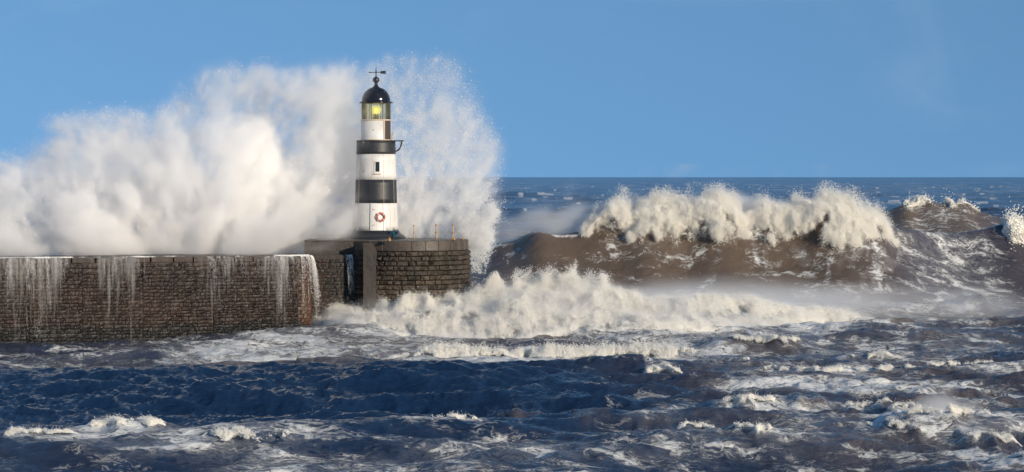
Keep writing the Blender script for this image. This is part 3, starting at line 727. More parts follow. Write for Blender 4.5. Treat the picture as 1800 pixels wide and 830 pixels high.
for k, (y0, y1, m_, nm_) in enumerate(bands):
    bm = bmesh.new(); g = 0.004 if m_ is M_BLACK else 0.0
    if k == 3: g = 0.02
    prof = [(radius(y0) + g - .03, zl(y0) + .001), (radius(y0) + g, zl(y0) + .002)] + [(radius(y) + g, zl(y)) for y in np.linspace(y0, y1, 6)[1:-1]] + [(radius(y1) + g, zl(y1)), (radius(y1) + g - .03, zl(y1) + .001)]
    add_lathe(bm, prof, 96); o = part(nm_, bm, m_, smooth=True)
# riveted vertical seams between the iron plates and a conduit down the face
def on_tower(ang_, py, out=0.0): r = radius(py) + out; return (r * math.cos(ang_), r * math.sin(ang_), zl(py))
for ang_, y0, y1 in ((R(-90 + 25), 271, 357), (R(-90 - 8), 316, 275), (R(-90 - 52), 405, 271), (R(-90 + 62), 405, 316), (R(-90 + 44), 405, 357)):
    bm = bmesh.new(); add_tube(bm, [on_tower(ang_, y, .002) for y in np.linspace(y0, y1, 6)], 0.012, 6); part('plate_seam', bm, M_RUSTSEAM if y0 != 357 else M_IRON)
# door in the lowest band
def curved_panel(a0, a1, y0, y1, out0, out1, seg=6):
    bm = bmesh.new(); g = {}
    for o_ in (0, 1):
        for i in range(seg + 1):
            for j, y in enumerate((y0, y1)): g[o_, i, j] = bm.verts.new(on_tower(a0 + (a1 - a0) * i / seg, y, (out0, out1)[o_]))
    for i in range(seg):
        bm.faces.new((g[1, i, 0], g[1, i + 1, 0], g[1, i + 1, 1], g[1, i, 1])); bm.faces.new((g[0, i, 1], g[0, i + 1, 1], g[1, i + 1, 1], g[1, i, 1])); bm.faces.new((g[0, i, 0], g[0, i + 1, 0], g[1, i + 1, 0], g[1, i, 0]))
    for i in (0, seg): bm.faces.new((g[0, i, 0], g[1, i, 0], g[1, i, 1], g[0, i, 1]))
    bmesh.ops.recalc_face_normals(bm, faces=bm.faces); return bm
def axd(px): return math.asin(np.clip((px - 661) / 38.6, -1, 1)) - math.pi / 2
door = part('door', curved_panel(axd(656.5), axd(675), 404, 358.5, -.05, 0.025), M_WHITED, label='rust stained white door')
part('door_frame', curved_panel(axd(653.5), axd(656), 404.5, 357.6, -.05, 0.06, 2), M_WHITE)
part('door_frame', curved_panel(axd(675.4), axd(678), 404.5, 357.6, -.05, 0.07, 2), M_WHITE)
for zz in (368, 395):
    bm = bmesh.new(); p = Vector(on_tower(axd(658), zz, .03)); add_tube(bm, [p + Vector((-.05, 0, 0)), p + Vector((.10, -.005, 0))], 0.02, 6); part('hinge', bm, M_RUST, door)
# window
win = part('window', curved_panel(axd(662), axd(669.5), 302, 285, -.05, 0.012, 3), M_DARKGLASS)
for (a_, b_2, y0, y1) in ((660, 662, 305, 283), (669.5, 671.5, 305, 283), (662.05, 669.45, 305, 302.1), (662.05, 669.45, 284.9, 282.5)):
    part('window_frame', curved_panel(axd(a_), axd(b_2), y0, y1, -.05, 0.05, 2), M_WHITE, win)
part('sill', curved_panel(axd(659.3), axd(672.2), 306.6, 305.1, -.05, 0.09, 3), M_RUSTSEAM, win)
# gallery floor with its bracketed landing to the right
bm = bmesh.new(); add_lathe(bm, [(0.6, zl(248.8)), (34.6 * S, zl(248.8)), (34.6 * S, zl(247)), (0.6, zl(247))], 72); gal = part('gallery_floor', bm, M_IRON)
bm = bmesh.new(); add_box(bm, (0.9, -0.55, zl(248.4)), (49 * S, 0.55, zl(246.9)), 0.01); part('gallery_landing', bm, M_IRON)
for yy in (-0.42, 0.42):
    bm = bmesh.new(); add_tube(bm, [(45 * S - .25 * (1 - math.cos(t)) * 1.6, yy, zl(248.6) - 0.62 * math.sin(t)) for t in np.linspace(0, math.pi / 2, 9)], 0.035, 6); part('bracket', bm, M_IRON)
bm = bmesh.new(); add_tube(bm, [(28.5 * S, -.35, zl(247)), (28.5 * S, -.35, zl(240)), (30 * S, -.35, zl(233)), (29.2 * S, -.35, zl(231.5))], .035, 6); part('rail_post', bm, M_PALEPOST)
# lantern room
RL = 26.4 * S
bm = bmesh.new(); add_lathe(bm, [(RL, zl(247)), (RL, zl(211)), (RL - .05, zl(211) + .001)], 72); mur = part('lantern_wall', bm, M_WHITE, smooth=True)
for yy, rr_ in ((211.5, 1.5), (246, 1.0)):
    bm = bmesh.new(); add_lathe(bm, [(RL, zl(yy + rr_)), (RL + .03, zl(yy + rr_ * .6)), (RL + .03, zl(yy - rr_ * .6)), (RL - .06, zl(yy - rr_))], 72); part('rusty_flange', bm, M_RUSTSEAM)
def lan(px): return math.asin(np.clip((px - 661) / 26.4, -1, 1)) - math.pi / 2
def lan_panel(a0, a1, y0, y1, r0, r1, seg=5):
    bm = bmesh.new(); g = {}
    for o_, r in enumerate((r0, r1)):
        for i in range(seg + 1):
            t = a0 + (a1 - a0) * i / seg
            for j, y in enumerate((y0, y1)): g[o_, i, j] = bm.verts.new((r * math.cos(t), r * math.sin(t), zl(y)))
    for i in range(seg):
        bm.faces.new((g[1, i, 0], g[1, i + 1, 0], g[1, i + 1, 1], g[1, i, 1])); bm.faces.new((g[0, i, 1], g[0, i + 1, 1], g[1, i + 1, 1], g[1, i, 1]))
        bm.faces.new((g[0, i, 0], g[0, i + 1, 0], g[1, i + 1, 0], g[1, i, 0])); bm.faces.new((g[0, i, 0], g[0, i + 1, 0], g[0, i + 1, 1], g[0, i, 1]))
    for i in (0, seg): bm.faces.new((g[0, i, 0], g[1, i, 0], g[1, i, 1], g[0, i, 1]))
    bmesh.ops.recalc_face_normals(bm, faces=bm.faces); return bm
part('lantern_door', lan_panel(lan(677), lan(686.6), 245.5, 211.8, RL - .05, RL + .018), M_DARKDOOR)
part('door_frame', lan_panel(lan(675.4), lan(677), 246, 211.5, RL - .05, RL + .04, 2), M_RUSTSEAM)
bm = bmesh.new(); bmesh.ops.create_icosphere(bm, subdivisions=2, radius=.035, matrix=Matrix.Translation((-3.4 * S, -RL * .99, zl(229)))); part('bolt', bm, M_IRON)
# glazing: one pane between each pair of bars
for k in range(8):
    a0 = R(-90 - 15 + 45 * k - 0.0); a1 = a0 + R(45)
    part('pane', lan_panel(a0 + .012, a1 - .012, 209.2, 182, RL - .035, RL - .022, 6), M_PANE)
    p = (RL - .01) * math.cos(a0), (RL - .01) * math.sin(a0)
    bm = bmesh.new(); add_tube(bm, [(p[0], p[1], zl(210)), (p[0], p[1], zl(181))], .024, 6); part('glazing_bar', bm, M_IRON)
bm = bmesh.new(); add_tube(bm, [(0, 0, zl(212)), (0, 0, zl(201))], [.22, .14], 12); ped = part('lamp_pedestal', bm, M_IRON)
bm = bmesh.new(); bmesh.ops.create_uvsphere(bm, u_segments=20, v_segments=14, radius=.13, matrix=Matrix.Translation((0, 0, zl(194))) @ Matrix.Diagonal((1, 1, 1.2, 1))); part('lamp', bm, M_LAMP, smooth=True)
bm = bmesh.new(); add_lathe(bm, [(.22, zl(201)), (.31, zl(198)), (.34, zl(194)), (.31, zl(189)), (.22, zl(186)), (.02, zl(185.6))], 32); part('lens', bm, M_LENS, smooth=True)
pl = bpy.data.lights.new('lamp_light', 'POINT'); pl.energy = 30; pl.color = (1.0, 0.85, 0.3); pl.shadow_soft_size = 0.22
po = bpy.data.objects.new('lamp_light', pl); po.location = (0, -0.0, zl(194)); finish(po, lh)
# dome, finial and wind vane
bm = bmesh.new(); prof = [(RL - .1, zl(182.5)), (29.8 * S, zl(181.6)), (30.2 * S, zl(180.4)), (29.4 * S, zl(179.4)), (25.2 * S, zl(178.6))]
for t in np.linspace(0, 1, 14)[1:]:
    an = t * R(76); prof.append((25.2 * S * math.cos(an) ** 0.92, zl(178.6) + 25.5 * S * math.sin(an)))
prof += [(4.2 * S, zl(151.6)), (3.0 * S, zl(149.5)), (2.6 * S, zl(147.5)), (3.3 * S, zl(146.8)), (2.4 * S, zl(146)), (4.2 * S, zl(144.6)), (6 * S, zl(142.4)), (6.2 * S, zl(140.6)), (5.2 * S, zl(137.8)), (3 * S, zl(136)), (1.6 * S, zl(135)), (0.9 * S, zl(134)), (0.02, zl(133.6))]
add_lathe(bm, prof, 64); part('dome', bm, M_DOME, smooth=True)
van = part('wind_vane', add_tube(bmesh.new(), [(0, 0, zl(136)), (0, 0, zl(124)), (0, 0, zl(116.5))], [.045, .032, .012], 8), M_IRON)
bm = bmesh.new(); add_tube(bm, [(-11.5 * S, 0, zl(127.4)), (8 * S, 0, zl(127.2))], .025, 6); bmesh.ops.create_icosphere(bm, subdivisions=2, radius=.065, matrix=Matrix.Translation((0, 0, zl(127.3)))); part('arm', bm, M_IRON, van)
bm = bmesh.new(); bmesh.ops.create_cone(bm, cap_ends=True, segments=8, radius1=.05, radius2=.0, depth=.14, matrix=Matrix.Translation((-12 * S, 0, zl(127.4))) @ Matrix.Rotation(R(-90), 4, 'Y')); part('arrow_point', bm, M_IRON, van)
bm = bmesh.new(); fl = [(6.5, 127.2), (9, 124.9), (18.5, 124.5), (16.6, 127.1), (18.5, 130), (9, 129.8)]
f1 = [bm.verts.new((a_ * S, -.012, zl(b2))) for a_, b2 in fl]; f2 = [bm.verts.new((a_ * S, .012, zl(b2))) for a_, b2 in fl]
bm.faces.new(f1); bm.faces.new(list(reversed(f2)))
for i in range(6): bm.faces.new((f1[i], f1[(i + 1) % 6], f2[(i + 1) % 6], f2[i]))
bmesh.ops.recalc_face_normals(bm, faces=bm.faces); part('tail_fin', bm, M_IRON, van)

# ------------------------------------------------------------------ things on the pier head
p = Vector(on_tower(axd(671), 381, .10)) + Vector((LX, LY, DECK)); an = axd(671)
buoy = empty('lifebuoy', p, label='faded red ring lifebuoy hanging on the lighthouse door', cat='lifebuoy'); buoy.rotation_euler = (R(90), 0, an + R(90))
bm = bmesh.new(); n1_, n2_ = 28, 10; Rg, rg = 6.6 * S, 1.75 * S
vv = [[bm.verts.new(((Rg + rg * math.cos(6.2832 * j / n2_)) * math.cos(6.2832 * i / n1_), (Rg + rg * math.cos(6.2832 * j / n2_)) * math.sin(6.2832 * i / n1_), rg * .8 * math.sin(6.2832 * j / n2_))) for j in range(n2_)] for i in range(n1_)]
for i in range(n1_):
    for j in range(n2_): bm.faces.new((vv[i][j], vv[(i + 1) % n1_][j], vv[(i + 1) % n1_][(j + 1) % n2_], vv[i][(j + 1) % n2_]))
obj('ring', bm, M_BUOY, buoy, smooth=True)
bm = bmesh.new(); add_tube(bm, [((Rg + rg * 1.1 + .02 * math.cos(8 * t)) * math.cos(t), (Rg + rg * 1.1 + .02 * math.cos(8 * t)) * math.sin(t), .0) for t in np.linspace(0, 6.283, 60)], .012, 5); obj('grab_rope', bm, M_WHITED, buoy)
for k in range(4):
    t = R(45 + 90 * k); bm = bmesh.new()
    add_tube(bm, [((Rg + rg * 1.06 * math.cos(q_)) * math.cos(t), (Rg + rg * 1.06 * math.cos(q_)) * math.sin(t), rg * .86 * math.sin(q_)) for q_ in np.linspace(0, 6.283, 14)], .03, 5); obj('band', bm, M_WHITED, buoy)
for px, top, lab in ((727.5, 396, 'slim rusty iron post nearest the lighthouse on the pier head'), (767, 395, 'middle of three rust flecked posts on the pier head'), (796, 395, 'rusty post closest to the seaward edge of the pier head')):
    d = 150.5 if px < 790 else 149.5; x = wx(px, d)
    r_ = .03 if px < 740 else .045
    o = empty('rail_post', (x, d, DECK + .03), label=lab, cat='post', group='rail posts on the pier head')
    hgt = wz(top, d) - DECK
    bm = bmesh.new(); add_tube(bm, [(0, 0, -.02), (0.005, 0, hgt * .5), (0.0, 0, hgt)], [r_ * 1.1, r_, r_ * .9], 8); obj('shaft', bm, M_PALEPOST, o)
    for q_ in (0.42, 0.93):
        bm = bmesh.new(); add_tube(bm, [(0, 0, hgt * q_ - .05), (0, 0, hgt * q_), (0, 0, hgt * q_ + .05)], [r_ * 1.2, r_ * 1.7, r_ * 1.2], 8); obj('collar', bm, M_RUST, o)
    bm = bmesh.new(); add_tube(bm, [(0, 0, -.02), (0, 0, .05)], r_ * 2.2, 8); obj('base_plate', bm, M_RUST, o)
for px, py, hh, lab in ((684.5, 424, .24, 'small orange rusty stub on the coping in front of the lighthouse'), (798, 424, .2, 'small orange rusty stub below the outermost post'), (813, 424, .12, 'low rusty bolt at the right end of the coping')):
    d = 145.3 if px < 790 else 147.2 if px < 805 else 148.4; x = wx(px, d)
    o = empty('mooring_stub', (x, d, DECK), label=lab, cat='bollard', group='rusty stubs on the coping')
    bm = bmesh.new(); add_tube(bm, [(0, 0, -.02), (0, 0, hh * .6), (0, 0, hh * .62), (0, 0, hh)], [.10, .085, .06, .05], 10); obj('shaft', bm, M_RUST, o)
    bm = bmesh.new(); add_tube(bm, [(0, 0, -.01), (0, 0, .04)], .15, 10); obj('base', bm, M_IRON, o)
o = empty('rope_tangle', (wx(693, 148.4), 148.45, DECK + .32), label='tangle of blue rope caught on the lighthouse plinth', cat='rope')
rt = random.Random(8)
for k in range(26):
    bm = bmesh.new(); a_ = rt.uniform(0, 6.28); q0 = Vector((rt.uniform(-.22, .22), rt.uniform(-.1, .1), rt.uniform(-.15, .1)))
    q1 = q0 + Vector((math.cos(a_) * rt.uniform(.05, .2), -.08 + rt.uniform(-.06, .06), rt.uniform(.05, .34))); q2 = q1 + Vector((rt.uniform(-.12, .12), rt.uniform(-.08, .08), rt.uniform(-.25, .12)))
    add_tube(bm, [q0, (q0 + q1) / 2 + Vector((0, 0, .03)), q1, q2], [.022, .022, .018, .008], 5); obj('strand', bm, M_ROPE, o)

# ------------------------------------------------------------------ foam of the breaking waves (clouds of fine droplets and froth)
def keep(mask, *arrs): return [a[mask] for a in arrs]
def crest_lookup(c, x):
    x = np.asarray(x, np.float32); return np.interp(x, c['x'], c['y']) + meander(c, x), np.interp(x, c['x'], c['A'], left=0, right=0) * swellings(c, x)

def grid(lo, hi, st):
    ax = [np.arange(lo[i], hi[i] + st * .5, st, dtype=np.float32) for i in range(3)]
    Zg, Yg, Xg = np.meshgrid(ax[2], ax[1], ax[0], indexing='ij'); return Xg, Yg, Zg, (ax[0][-1], ax[1][-1], ax[2][-1])
def splat(P, lo, st, shape, blur=1):
    q = ((P - np.array(lo, np.float32)) / st + .5).astype(np.int32); nz, ny, nx = shape
    k = ((q >= 0) & (q < np.array([nx, ny, nz]))).all(1); q = q[k]
    H = np.bincount(q[:, 0] + nx * (q[:, 1] + ny * q[:, 2]), minlength=nx * ny * nz).reshape(shape).astype(np.float32)
    for _ in range(blur):
        for ax in range(3): H = .25 * np.roll(H, 1, ax) + .5 * H + .25 * np.roll(H, -1, ax)
    return H
def froth(P, st, gain, parent, cap=14.0):
    """the aerated body of the foam: drop counts turned into a dense cloud"""
    lo = P.min(0) - 3 * st; hi = P.max(0) + 3 * st
    shape = tuple(int((hi[i] - lo[i]) / st) + 1 for i in (2, 1, 0)); hi2 = tuple(float(lo[i] + (shape[2 - i] - 1) * st) for i in range(3))
    D = np.minimum(splat(P, lo, st, shape) * gain / st ** 3, cap)
    return volume('froth', tuple(float(v) for v in lo), hi2, D, M_FROTH, parent, kind='stuff')
# ---- the big wave: a curtain of froth thrown over the crest, spray above it
def big_wave():
    n = 1700000
    x = rng.uniform(wx(1015, 200), wx(1590, 200), n).astype(np.float32)
    u = rng.power(1.6, n).astype(np.float32); u = 1 - u * 0 - rng.random(n).astype(np.float32) ** 1.3
    yc, A = crest_lookup(BIG, x)
    lean = BIG['lean'] * A
    px = 900 + x * F / 200
    amt = np.interp(px, [1015, 1050, 1090, 1300, 1330, 1480, 1530, 1575, 1590], [0, .75, 1, 1, 1, 1, .85, .5, 0])
    low = vnoise(x * 0.45, x * 0 + 3, x * 0); low2 = vnoise(x * 1.3, x * 0 + 9, x * 0)
    L = (np.interp(px, [1030, 1070, 1140, 1200, 1250, 1300, 1360, 1420, 1480, 1540, 1575], [.8, 1.6, 2.8, 2.4, 3.1, 2.8, 3.2, 2.7, 4.6, 3.9, 2.0]) + 0.6 * low + 0.4 * low2) * (.3 + .7 * amt)      # how far the curtain has fallen
    lift = np.interp(px, [1020, 1045, 1075, 1110, 1150, 1200, 1260, 1300, 1340, 1400, 1460, 1510, 1560], [-.3, .5, .9, -.2, .4, .8, .5, -.5, .4, .8, .6, .1, -.7])
    bil = fbm(x * 0.8, u * 0.9 * L, x * 0 + 1.7, 5, 0.6, True)
    sc = 0.05 + 0.20 * u
    y = yc - lean - 0.2 - 1.4 * u * L / 3 - 0.95 * bil * (0.35 + 0.8 * u) + rng.normal(0, 1, n) * sc
    z = A + lift - L * np.power(u, 1.25) + 0.45 * bil + rng.normal(0, 1, n) * sc * 1.4
    xj = x + rng.normal(0, 1, n) * sc * 0.8 + 0.3 * vnoise(x * 1.5, u * 3, x * 0 + 5)
    holes = fbm(xj * 0.9, z * 0.7, y * 0.9 + 6.1, 5, 0.62)
    pk = sstep(-0.35, 0.35, 1.6 * holes + 0.52 - 1.10 * u) * 0.9
    k = (rng.random(n) < pk) & (amt > 0.05)
    P1 = np.stack(keep(k, xj, y, z), -1)
    # spray thrown up and back
    n = 700000
    x = rng.uniform(wx(1020, 200), wx(1560, 200), n).astype(np.float32); yc, A = crest_lookup(BIG, x); px = 900 + x * F / 200
    top = 0.5 + 1.3 * sstep(-.5, .6, vnoise(x * 0.30, x * 0, x * 0 + 4)) + 0.9 * sstep(0, .7, vnoise(x * 0.9, x * 0 + 1, x * 0 + 4))
    hgt = rng.exponential(0.22, n).astype(np.float32) * top
    lift = np.interp(px, [1020, 1045, 1075, 1110, 1150, 1200, 1260, 1300, 1340, 1400, 1460, 1510, 1560], [-.3, .5, .9, -.2, .4, .8, .5, -.5, .4, .8, .6, .1, -.7])
    y = yc - BIG['lean'] * A + rng.normal(0.2, 0.5, n) + 0.5 * hgt; z = A - 0.25 + lift + hgt
    xx = x + 0.15 * hgt
    g = fbm(xx * 1.3, y * 1.3, z * 0.75, 4, 0.6)
    k = (rng.random(n) < sstep(-0.35, 0.55, g + 0.30 - 0.25 * hgt)) & (hgt < 2.4)
    P2 = np.stack(keep(k, xx, y, z), -1)
    # foot of the curtain: splashes running down the face
    P = np.concatenate([P1, P2]); return P
P = big_wave()
print('big', len(P))
Ps = P[rng.random(len(P)) < .85]
bw = droplets('breaking_wave', Ps, rng.uniform(0.010, 0.027, len(Ps)), M_FOAM, label='largest breaking wave crest, a tall curtain of cream foam beyond the pier end', cat='wave')
froth(P, 0.17, 0.00022, bw, 1.6)

def froth_on_sea(c, x0, x1, n, thick, front, back, r, seed, thr=0.2, freq=2.0):
    """froth lying on a crest: lumps that follow the sea sheet, denser on the lip, torn behind and down the face"""
    x = rng.uniform(x0, x1, n).astype(np.float32); yc, A = crest_lookup(c, x)
    q = (x - x0) / (x1 - x0); edge = sstep(0, 0.18, q) * sstep(1, 0.82, q)
    t = rng.triangular(-1, 0, 1, n).astype(np.float32)
    t = np.where(t < 0, t * front, t * back).astype(np.float32)
    y = (yc + t).astype(np.float32)
    ext = np.exp(-np.square(np.where(t < 0, t / (.7 * front), t / (.6 * back))))
    bil = fbm(x * freq, y * freq * .6, x * 0 + seed, 5, .6, True); big = vnoise(x * .45, y * .3, x * 0 + seed + 3) + .4 * vnoise(x * 1.9, y * .8, x * 0 + seed + 5)
    top = thick * edge * ext * np.clip(.50 + .50 * big + .45 * bil, 0, None)
    z = sea_top(x, y) + top * (1 - .6 * rng.random(n) ** 2) + np.where(rng.random(n) < .45, rng.exponential(.22, n), rng.exponential(.05, n)) * edge * thick * ext
    hol = fbm(x * freq * .8, y * freq * .5, x * 0 + seed + 9, 5, .62)
    k = rng.random(n) < sstep(-.35, .35, hol * 1.3 + thr - .55 * (1 - ext) - .5 * (1 - edge))
    P = np.stack(keep(k, x, y - c['lean'] * A * ext, z), -1)
    return P, rng.uniform(r * .55, r * 1.25, len(P))
def crest_froth(c, x0, x1, n, h, up, back, r, seed, freq=1.6, thr=0.2, fwd=0.0):
    """tumbling froth along a crest: a lumpy roll that follows the water with loose drops above"""
    x = rng.uniform(x0, x1, n).astype(np.float32); yc, A = crest_lookup(c, x)
    edge = sstep(0, 0.12, (x - x0) / (x1 - x0)) * sstep(1, 0.88, (x - x0) / (x1 - x0))
    th = rng.uniform(-0.35, 1.1, n) * math.pi                         # round the roll, from foot of the face over the top
    bil = fbm(x * freq, np.cos(th) * h * freq * 1.5 + seed, np.sin(th) * h * freq * 1.5, 4, 0.55, True)
    lump = 0.55 + 0.45 * vnoise(x * 0.7, x * 0 + seed, x * 0) + 0.5 * bil
    rr = h * lump * edge * (1 - 0.25 * rng.random(n) ** 2) + np.where(rng.random(n) < 0.10, rng.exponential(up, n), 0) * edge
    y = yc - c['lean'] * A - fwd - rr * np.cos(th) * 1.15 + rng.uniform(0, back, n) * (th > math.pi * .4)
    z = A * 0.92 - 0.1 * h + rr * np.sin(th) * np.where(th > 0, 1.0, 1.6)
    hol = fbm(x * freq * 1.3, y * freq, z * freq * 1.3 + seed, 4, 0.6)
    k = (rng.random(n) < sstep(-0.35, 0.4, hol + thr)) & (edge > 0.02)
    P = np.stack(keep(k, x, y, z), -1)
    P[:, 2] += wave_eval(P[:, 0].copy(), P[:, 1].copy())[0] * (1 - 0.75 * np.clip(crest_lookup(c, P[:, 0])[1] / 0.6, 0, 1))
    return P, rng.uniform(r * 0.55, r * 1.25, len(P))
# distant breaker
P, rd = crest_froth(REAR, wx(1570, 370), wx(1730, 370), 90000, 1.5, 0.30, 1.0, 0.06, 2.0, 0.6, 0.0)
P[:, 2] -= 0.5
droplets('breaking_wave', P, rd, M_FOAM, label='far brown breaker with a creamy crest near the horizon', cat='wave')
# wave entering at the right edge
sub = dict(BIG); P, rd = crest_froth(BIG, wx(1740, 206), wx(1900, 206), 90000, 1.2, 0.35, 1.0, 0.05, 5.0, 0.8, 0.25, 0.6)
P[:, 2] -= 0.3
droplets('breaking_wave', P, rd, M_FOAM, label='cream foam breaking at the right edge of the photograph, level with the big wave', cat='wave')

# ---- the bore of white water in front of the pier head
def bore():
    n = 2100000
    x = rng.uniform(wx(535, 147), wx(1560, 150), n).astype(np.float32)
    px = 900 + x * F / 146
    yf = np.interp(px, [530, 600, 700, 800, 1000, 1200, 1330, 1450, 1560], [147.5, 142.5, 139.2, 137.5, 136.5, 138.0, 141.5, 149, 155])     # front edge
    yb = np.interp(px, [530, 600, 700, 900, 1200, 1400, 1560], [151, 149.5, 149, 151, 152, 154, 158])
    v = rng.random(n).astype(np.float32)
    y = yf + (yb - yf) * v + 0.7 * vnoise(x * 0.5, x * 0 + 5, x * 0)
    H = np.interp(px, [530, 580, 640, 720, 800, 900, 1100, 1250, 1400, 1500, 1560], [0.2, 0.8, 1.05, 1.2, 1.3, 1.4, 1.4, 1.2, 0.8, 0.4, 0.1])
    prof = sstep(-0.02, 0.30, v) * (0.75 + 0.25 * sstep(0.3, 0.6, v)) * sstep(1.05, 0.8, v)
    b1 = fbm(x * 0.7, y * 0.45, x * 0 + 2.2, 4, 0.5, True); b2 = vnoise(x * 0.33, y * 0.22, x * 0 + 8)
    base = H * prof * (0.50 + 0.45 * b2 + 0.75 * b1)
    z = base * (1 - 0.3 * rng.random(n) ** 2) + np.where(rng.random(n) < 0.35, rng.exponential(0.12, n), 0) * sstep(0, .2, v)
    step = np.where(v > 0.45, 0.35 * H * sstep(0.45, 0.55, v), 0)
    z = z * 0.8 + 0.30 * H * prof * sstep(0.42, 0.5, v + .12 * b2)
    hol = fbm(x * 1.2, y * 0.7, z * 1.2 + 3, 4, 0.6)
    pk = 0.85 * sstep(-0.40, 0.40, hol + 0.12 - 0.75 * np.exp(-np.square((v + .12 * b2 - .38) / .05)) * sstep(-.3, .5, vnoise(x * .4, y * 0, y * 0 + 6)) - 0.18 * sstep(0.25, 0.0, v) - 0.25 * sstep(1400, 1520, px))
    k = rng.random(n) < pk
    z = z + sea_top(x, y) - 0.05
    P1 = np.stack(keep(k, x, y, z), -1)
    # burst where the bore meets the backwash of the pier
    n = 1100000
    x = rng.uniform(wx(785, 147), wx(1200, 147), n).astype(np.float32); px = 900 + x * F / 147
    row = np.interp(px, [785, 810, 850, 890, 930, 965, 990, 1012, 1030, 1050, 1075, 1090, 1115, 1150, 1200], [522, 500, 492, 490, 482, 478, 462, 450, 466, 486, 479, 500, 514, 526, 540])
    zt = wz(row, 147) + 0.5 * vnoise(x * 1.1, x * 0, x * 0 + 7)
    f = rng.power(1.15, n).astype(np.float32); f = 1 - f * rng.random(n) ** 0.4 * 1.0
    f = np.clip(rng.beta(1.1, 1.5, n), 0, 1).astype(np.float32)
    z = 0.5 + (zt - 0.5) * f * 1.06
    y = 147 + rng.normal(0, 0.9, n) * (1 - 0.6 * f)
    xs = x - 0.12 * (z - 1) + 0.25 * vnoise(x * 1.1, z * 1.1, x * 0)
    bil = fbm(xs * 0.9, y * 0.9, z * 0.75, 4, 0.6, True)
    y = y - 0.5 * bil
    hol = fbm(xs * 1.25, y * 1.25, z * 0.9 + 4, 4, 0.62)
    pk = sstep(-0.35, 0.5, hol + 0.30 - 0.75 * sstep(0.35, 1.0, f))
    k = rng.random(n) < pk
    P2 = np.stack(keep(k, xs, y, z), -1)
    return np.concatenate([P1, P2])
P = bore()
print('bore', len(P))
Ps = P[rng.random(len(P)) < .85]
bw = droplets('white_water_bore', Ps, rng.uniform(0.008, 0.020, len(Ps)), M_FOAM, label='broad bank of churning cream white water bursting in front of the pier head', cat='wave')
froth(P, 0.13, 0.00012, bw, 1.6)
P, rd = froth_on_sea(LIP, wx(650, 118), wx(1310, 117), 600000, 0.36, 1.5, 1.8, 0.019, 1.0, 0.08, 1.5)
Ps = rng.random(len(P)) < .8
bw = droplets('breaking_wave', P[Ps], rd[Ps] * .8, M_FOAM, label='long low wave with a narrow tumbling crest in front of the white water bank', cat='wave')
froth(P, 0.09, 0.00004, bw, 1.5)
NAMES = {0: 'line of low froth right of the long narrow crest', 1: 'small white lump hanging below the end of the long narrow crest', 2: 'brown topped little crest in the choppy water at right', 4: 'creamy cap in the middle right water below the low froth line',
         6: 'first of two brownish caps left of the spray puff at lower right', 7: 'second rounded cap beside the spray puff at lower right', 8: 'frothing crest under the spray puff at lower right', 9: 'low froth under the rounded caps at lower right', 10: 'froth at the right edge below the spray puff',
         11: 'small white cap low in the middle foreground', 12: 'bright little whitecap in the dark water at lower left', 13: 'thin foam crest in the lower left corner', 14: 'small foam cap at lower right centre, left of its twin', 15: 'small foam cap at lower right centre, right of its twin',
         21: 'patch of churned brown froth at the right foot of the white water bank', 23: 'glittering low froth near the right edge', 24: 'faint foam ridge right of the bright little whitecap', 25: 'foam cap in the lower right corner'}
for i, (s, c) in enumerate(zip(SMALL, SMALLC)):
    if s[4] < 0.4 or i not in NAMES: continue
    d = float(c['y'].mean()); w = wx(s[1], d) - wx(s[0], d); h = s[3] * 0.6
    P, rd = froth_on_sea(c, wx(s[0] - 8, d), wx(s[1] + 8, d), int(17000 * w), 0.09 + 0.22 * h, 0.8, 1.5, 0.011, i * 3.1, -0.38 + 0.36 * s[4], 2.0)
    droplets('whitecap', P, rd, M_FOAM, label=NAMES[i], cat='wave', group='small breaking crests')

# ------------------------------------------------------------------ spray thrown over the pier
def uv(X, Z, d=150.0): return 900 + X * F / d, HOR - (Z - HC) * F / d
BL = [(60, 420, 150, 40, .5), (40, 385, 90, 60, .75), (10, 330, 60, 45, .6), (120, 310, 70, 50, .6), (200, 250, 85, 50, .65), (130, 215, 35, 14, .45), (260, 305, 90, 75, .9), (170, 375, 100, 55, .65), (340, 350, 110, 85, 1.1), (420, 330, 80, 100, 1.05),
      (390, 225, 60, 85, .62), (450, 150, 90, 34, .55), (540, 165, 100, 50, .62), (590, 215, 60, 70, .62), (600, 300, 50, 90, .8), (520, 375, 90, 60, 1.1), (580, 400, 60, 40, 1.0), (460, 425, 130, 38, 1.25), (250, 425, 150, 34, .85), (80, 435, 120, 24, .65), (610, 150, 50, 30, .4),
      (308, 205, 14, 32, .55), (330, 240, 20, 40, .5), (443, 255, 16, 24, .55), (470, 250, 36, 36, -.12), (85, 385, 50, 45, -.25), (640, 330, 30, 90, .5)]
BR = [(705, 118, 34, 22, .55), (730, 150, 60, 42, .62), (775, 150, 40, 50, .5), (800, 210, 46, 60, .48), (740, 220, 50, 60, .42), (845, 265, 34, 45, .42), (740, 300, 50, 80, .55), (815, 310, 55, 60, .5), (760, 370, 80, 55, .75), (720, 400, 50, 40, .8), (850, 380, 34, 45, .55), (810, 420, 50, 30, .7), (655, 135, 30, 20, .45), (680, 250, 40, 120, .5)]
def envelope(u, v, B):
    s = np.zeros_like(u)
    for (a, b, ra, rb, w) in B: s += w * np.exp(-np.square((u - a) / ra) - np.square((v - b) / rb))
    return s
def plume_axis(u): return np.interp(u, [-200, 0, 300, 560, 640, 900], [144.5, 146.5, 150.5, 152.8, 153.4, 154.5])
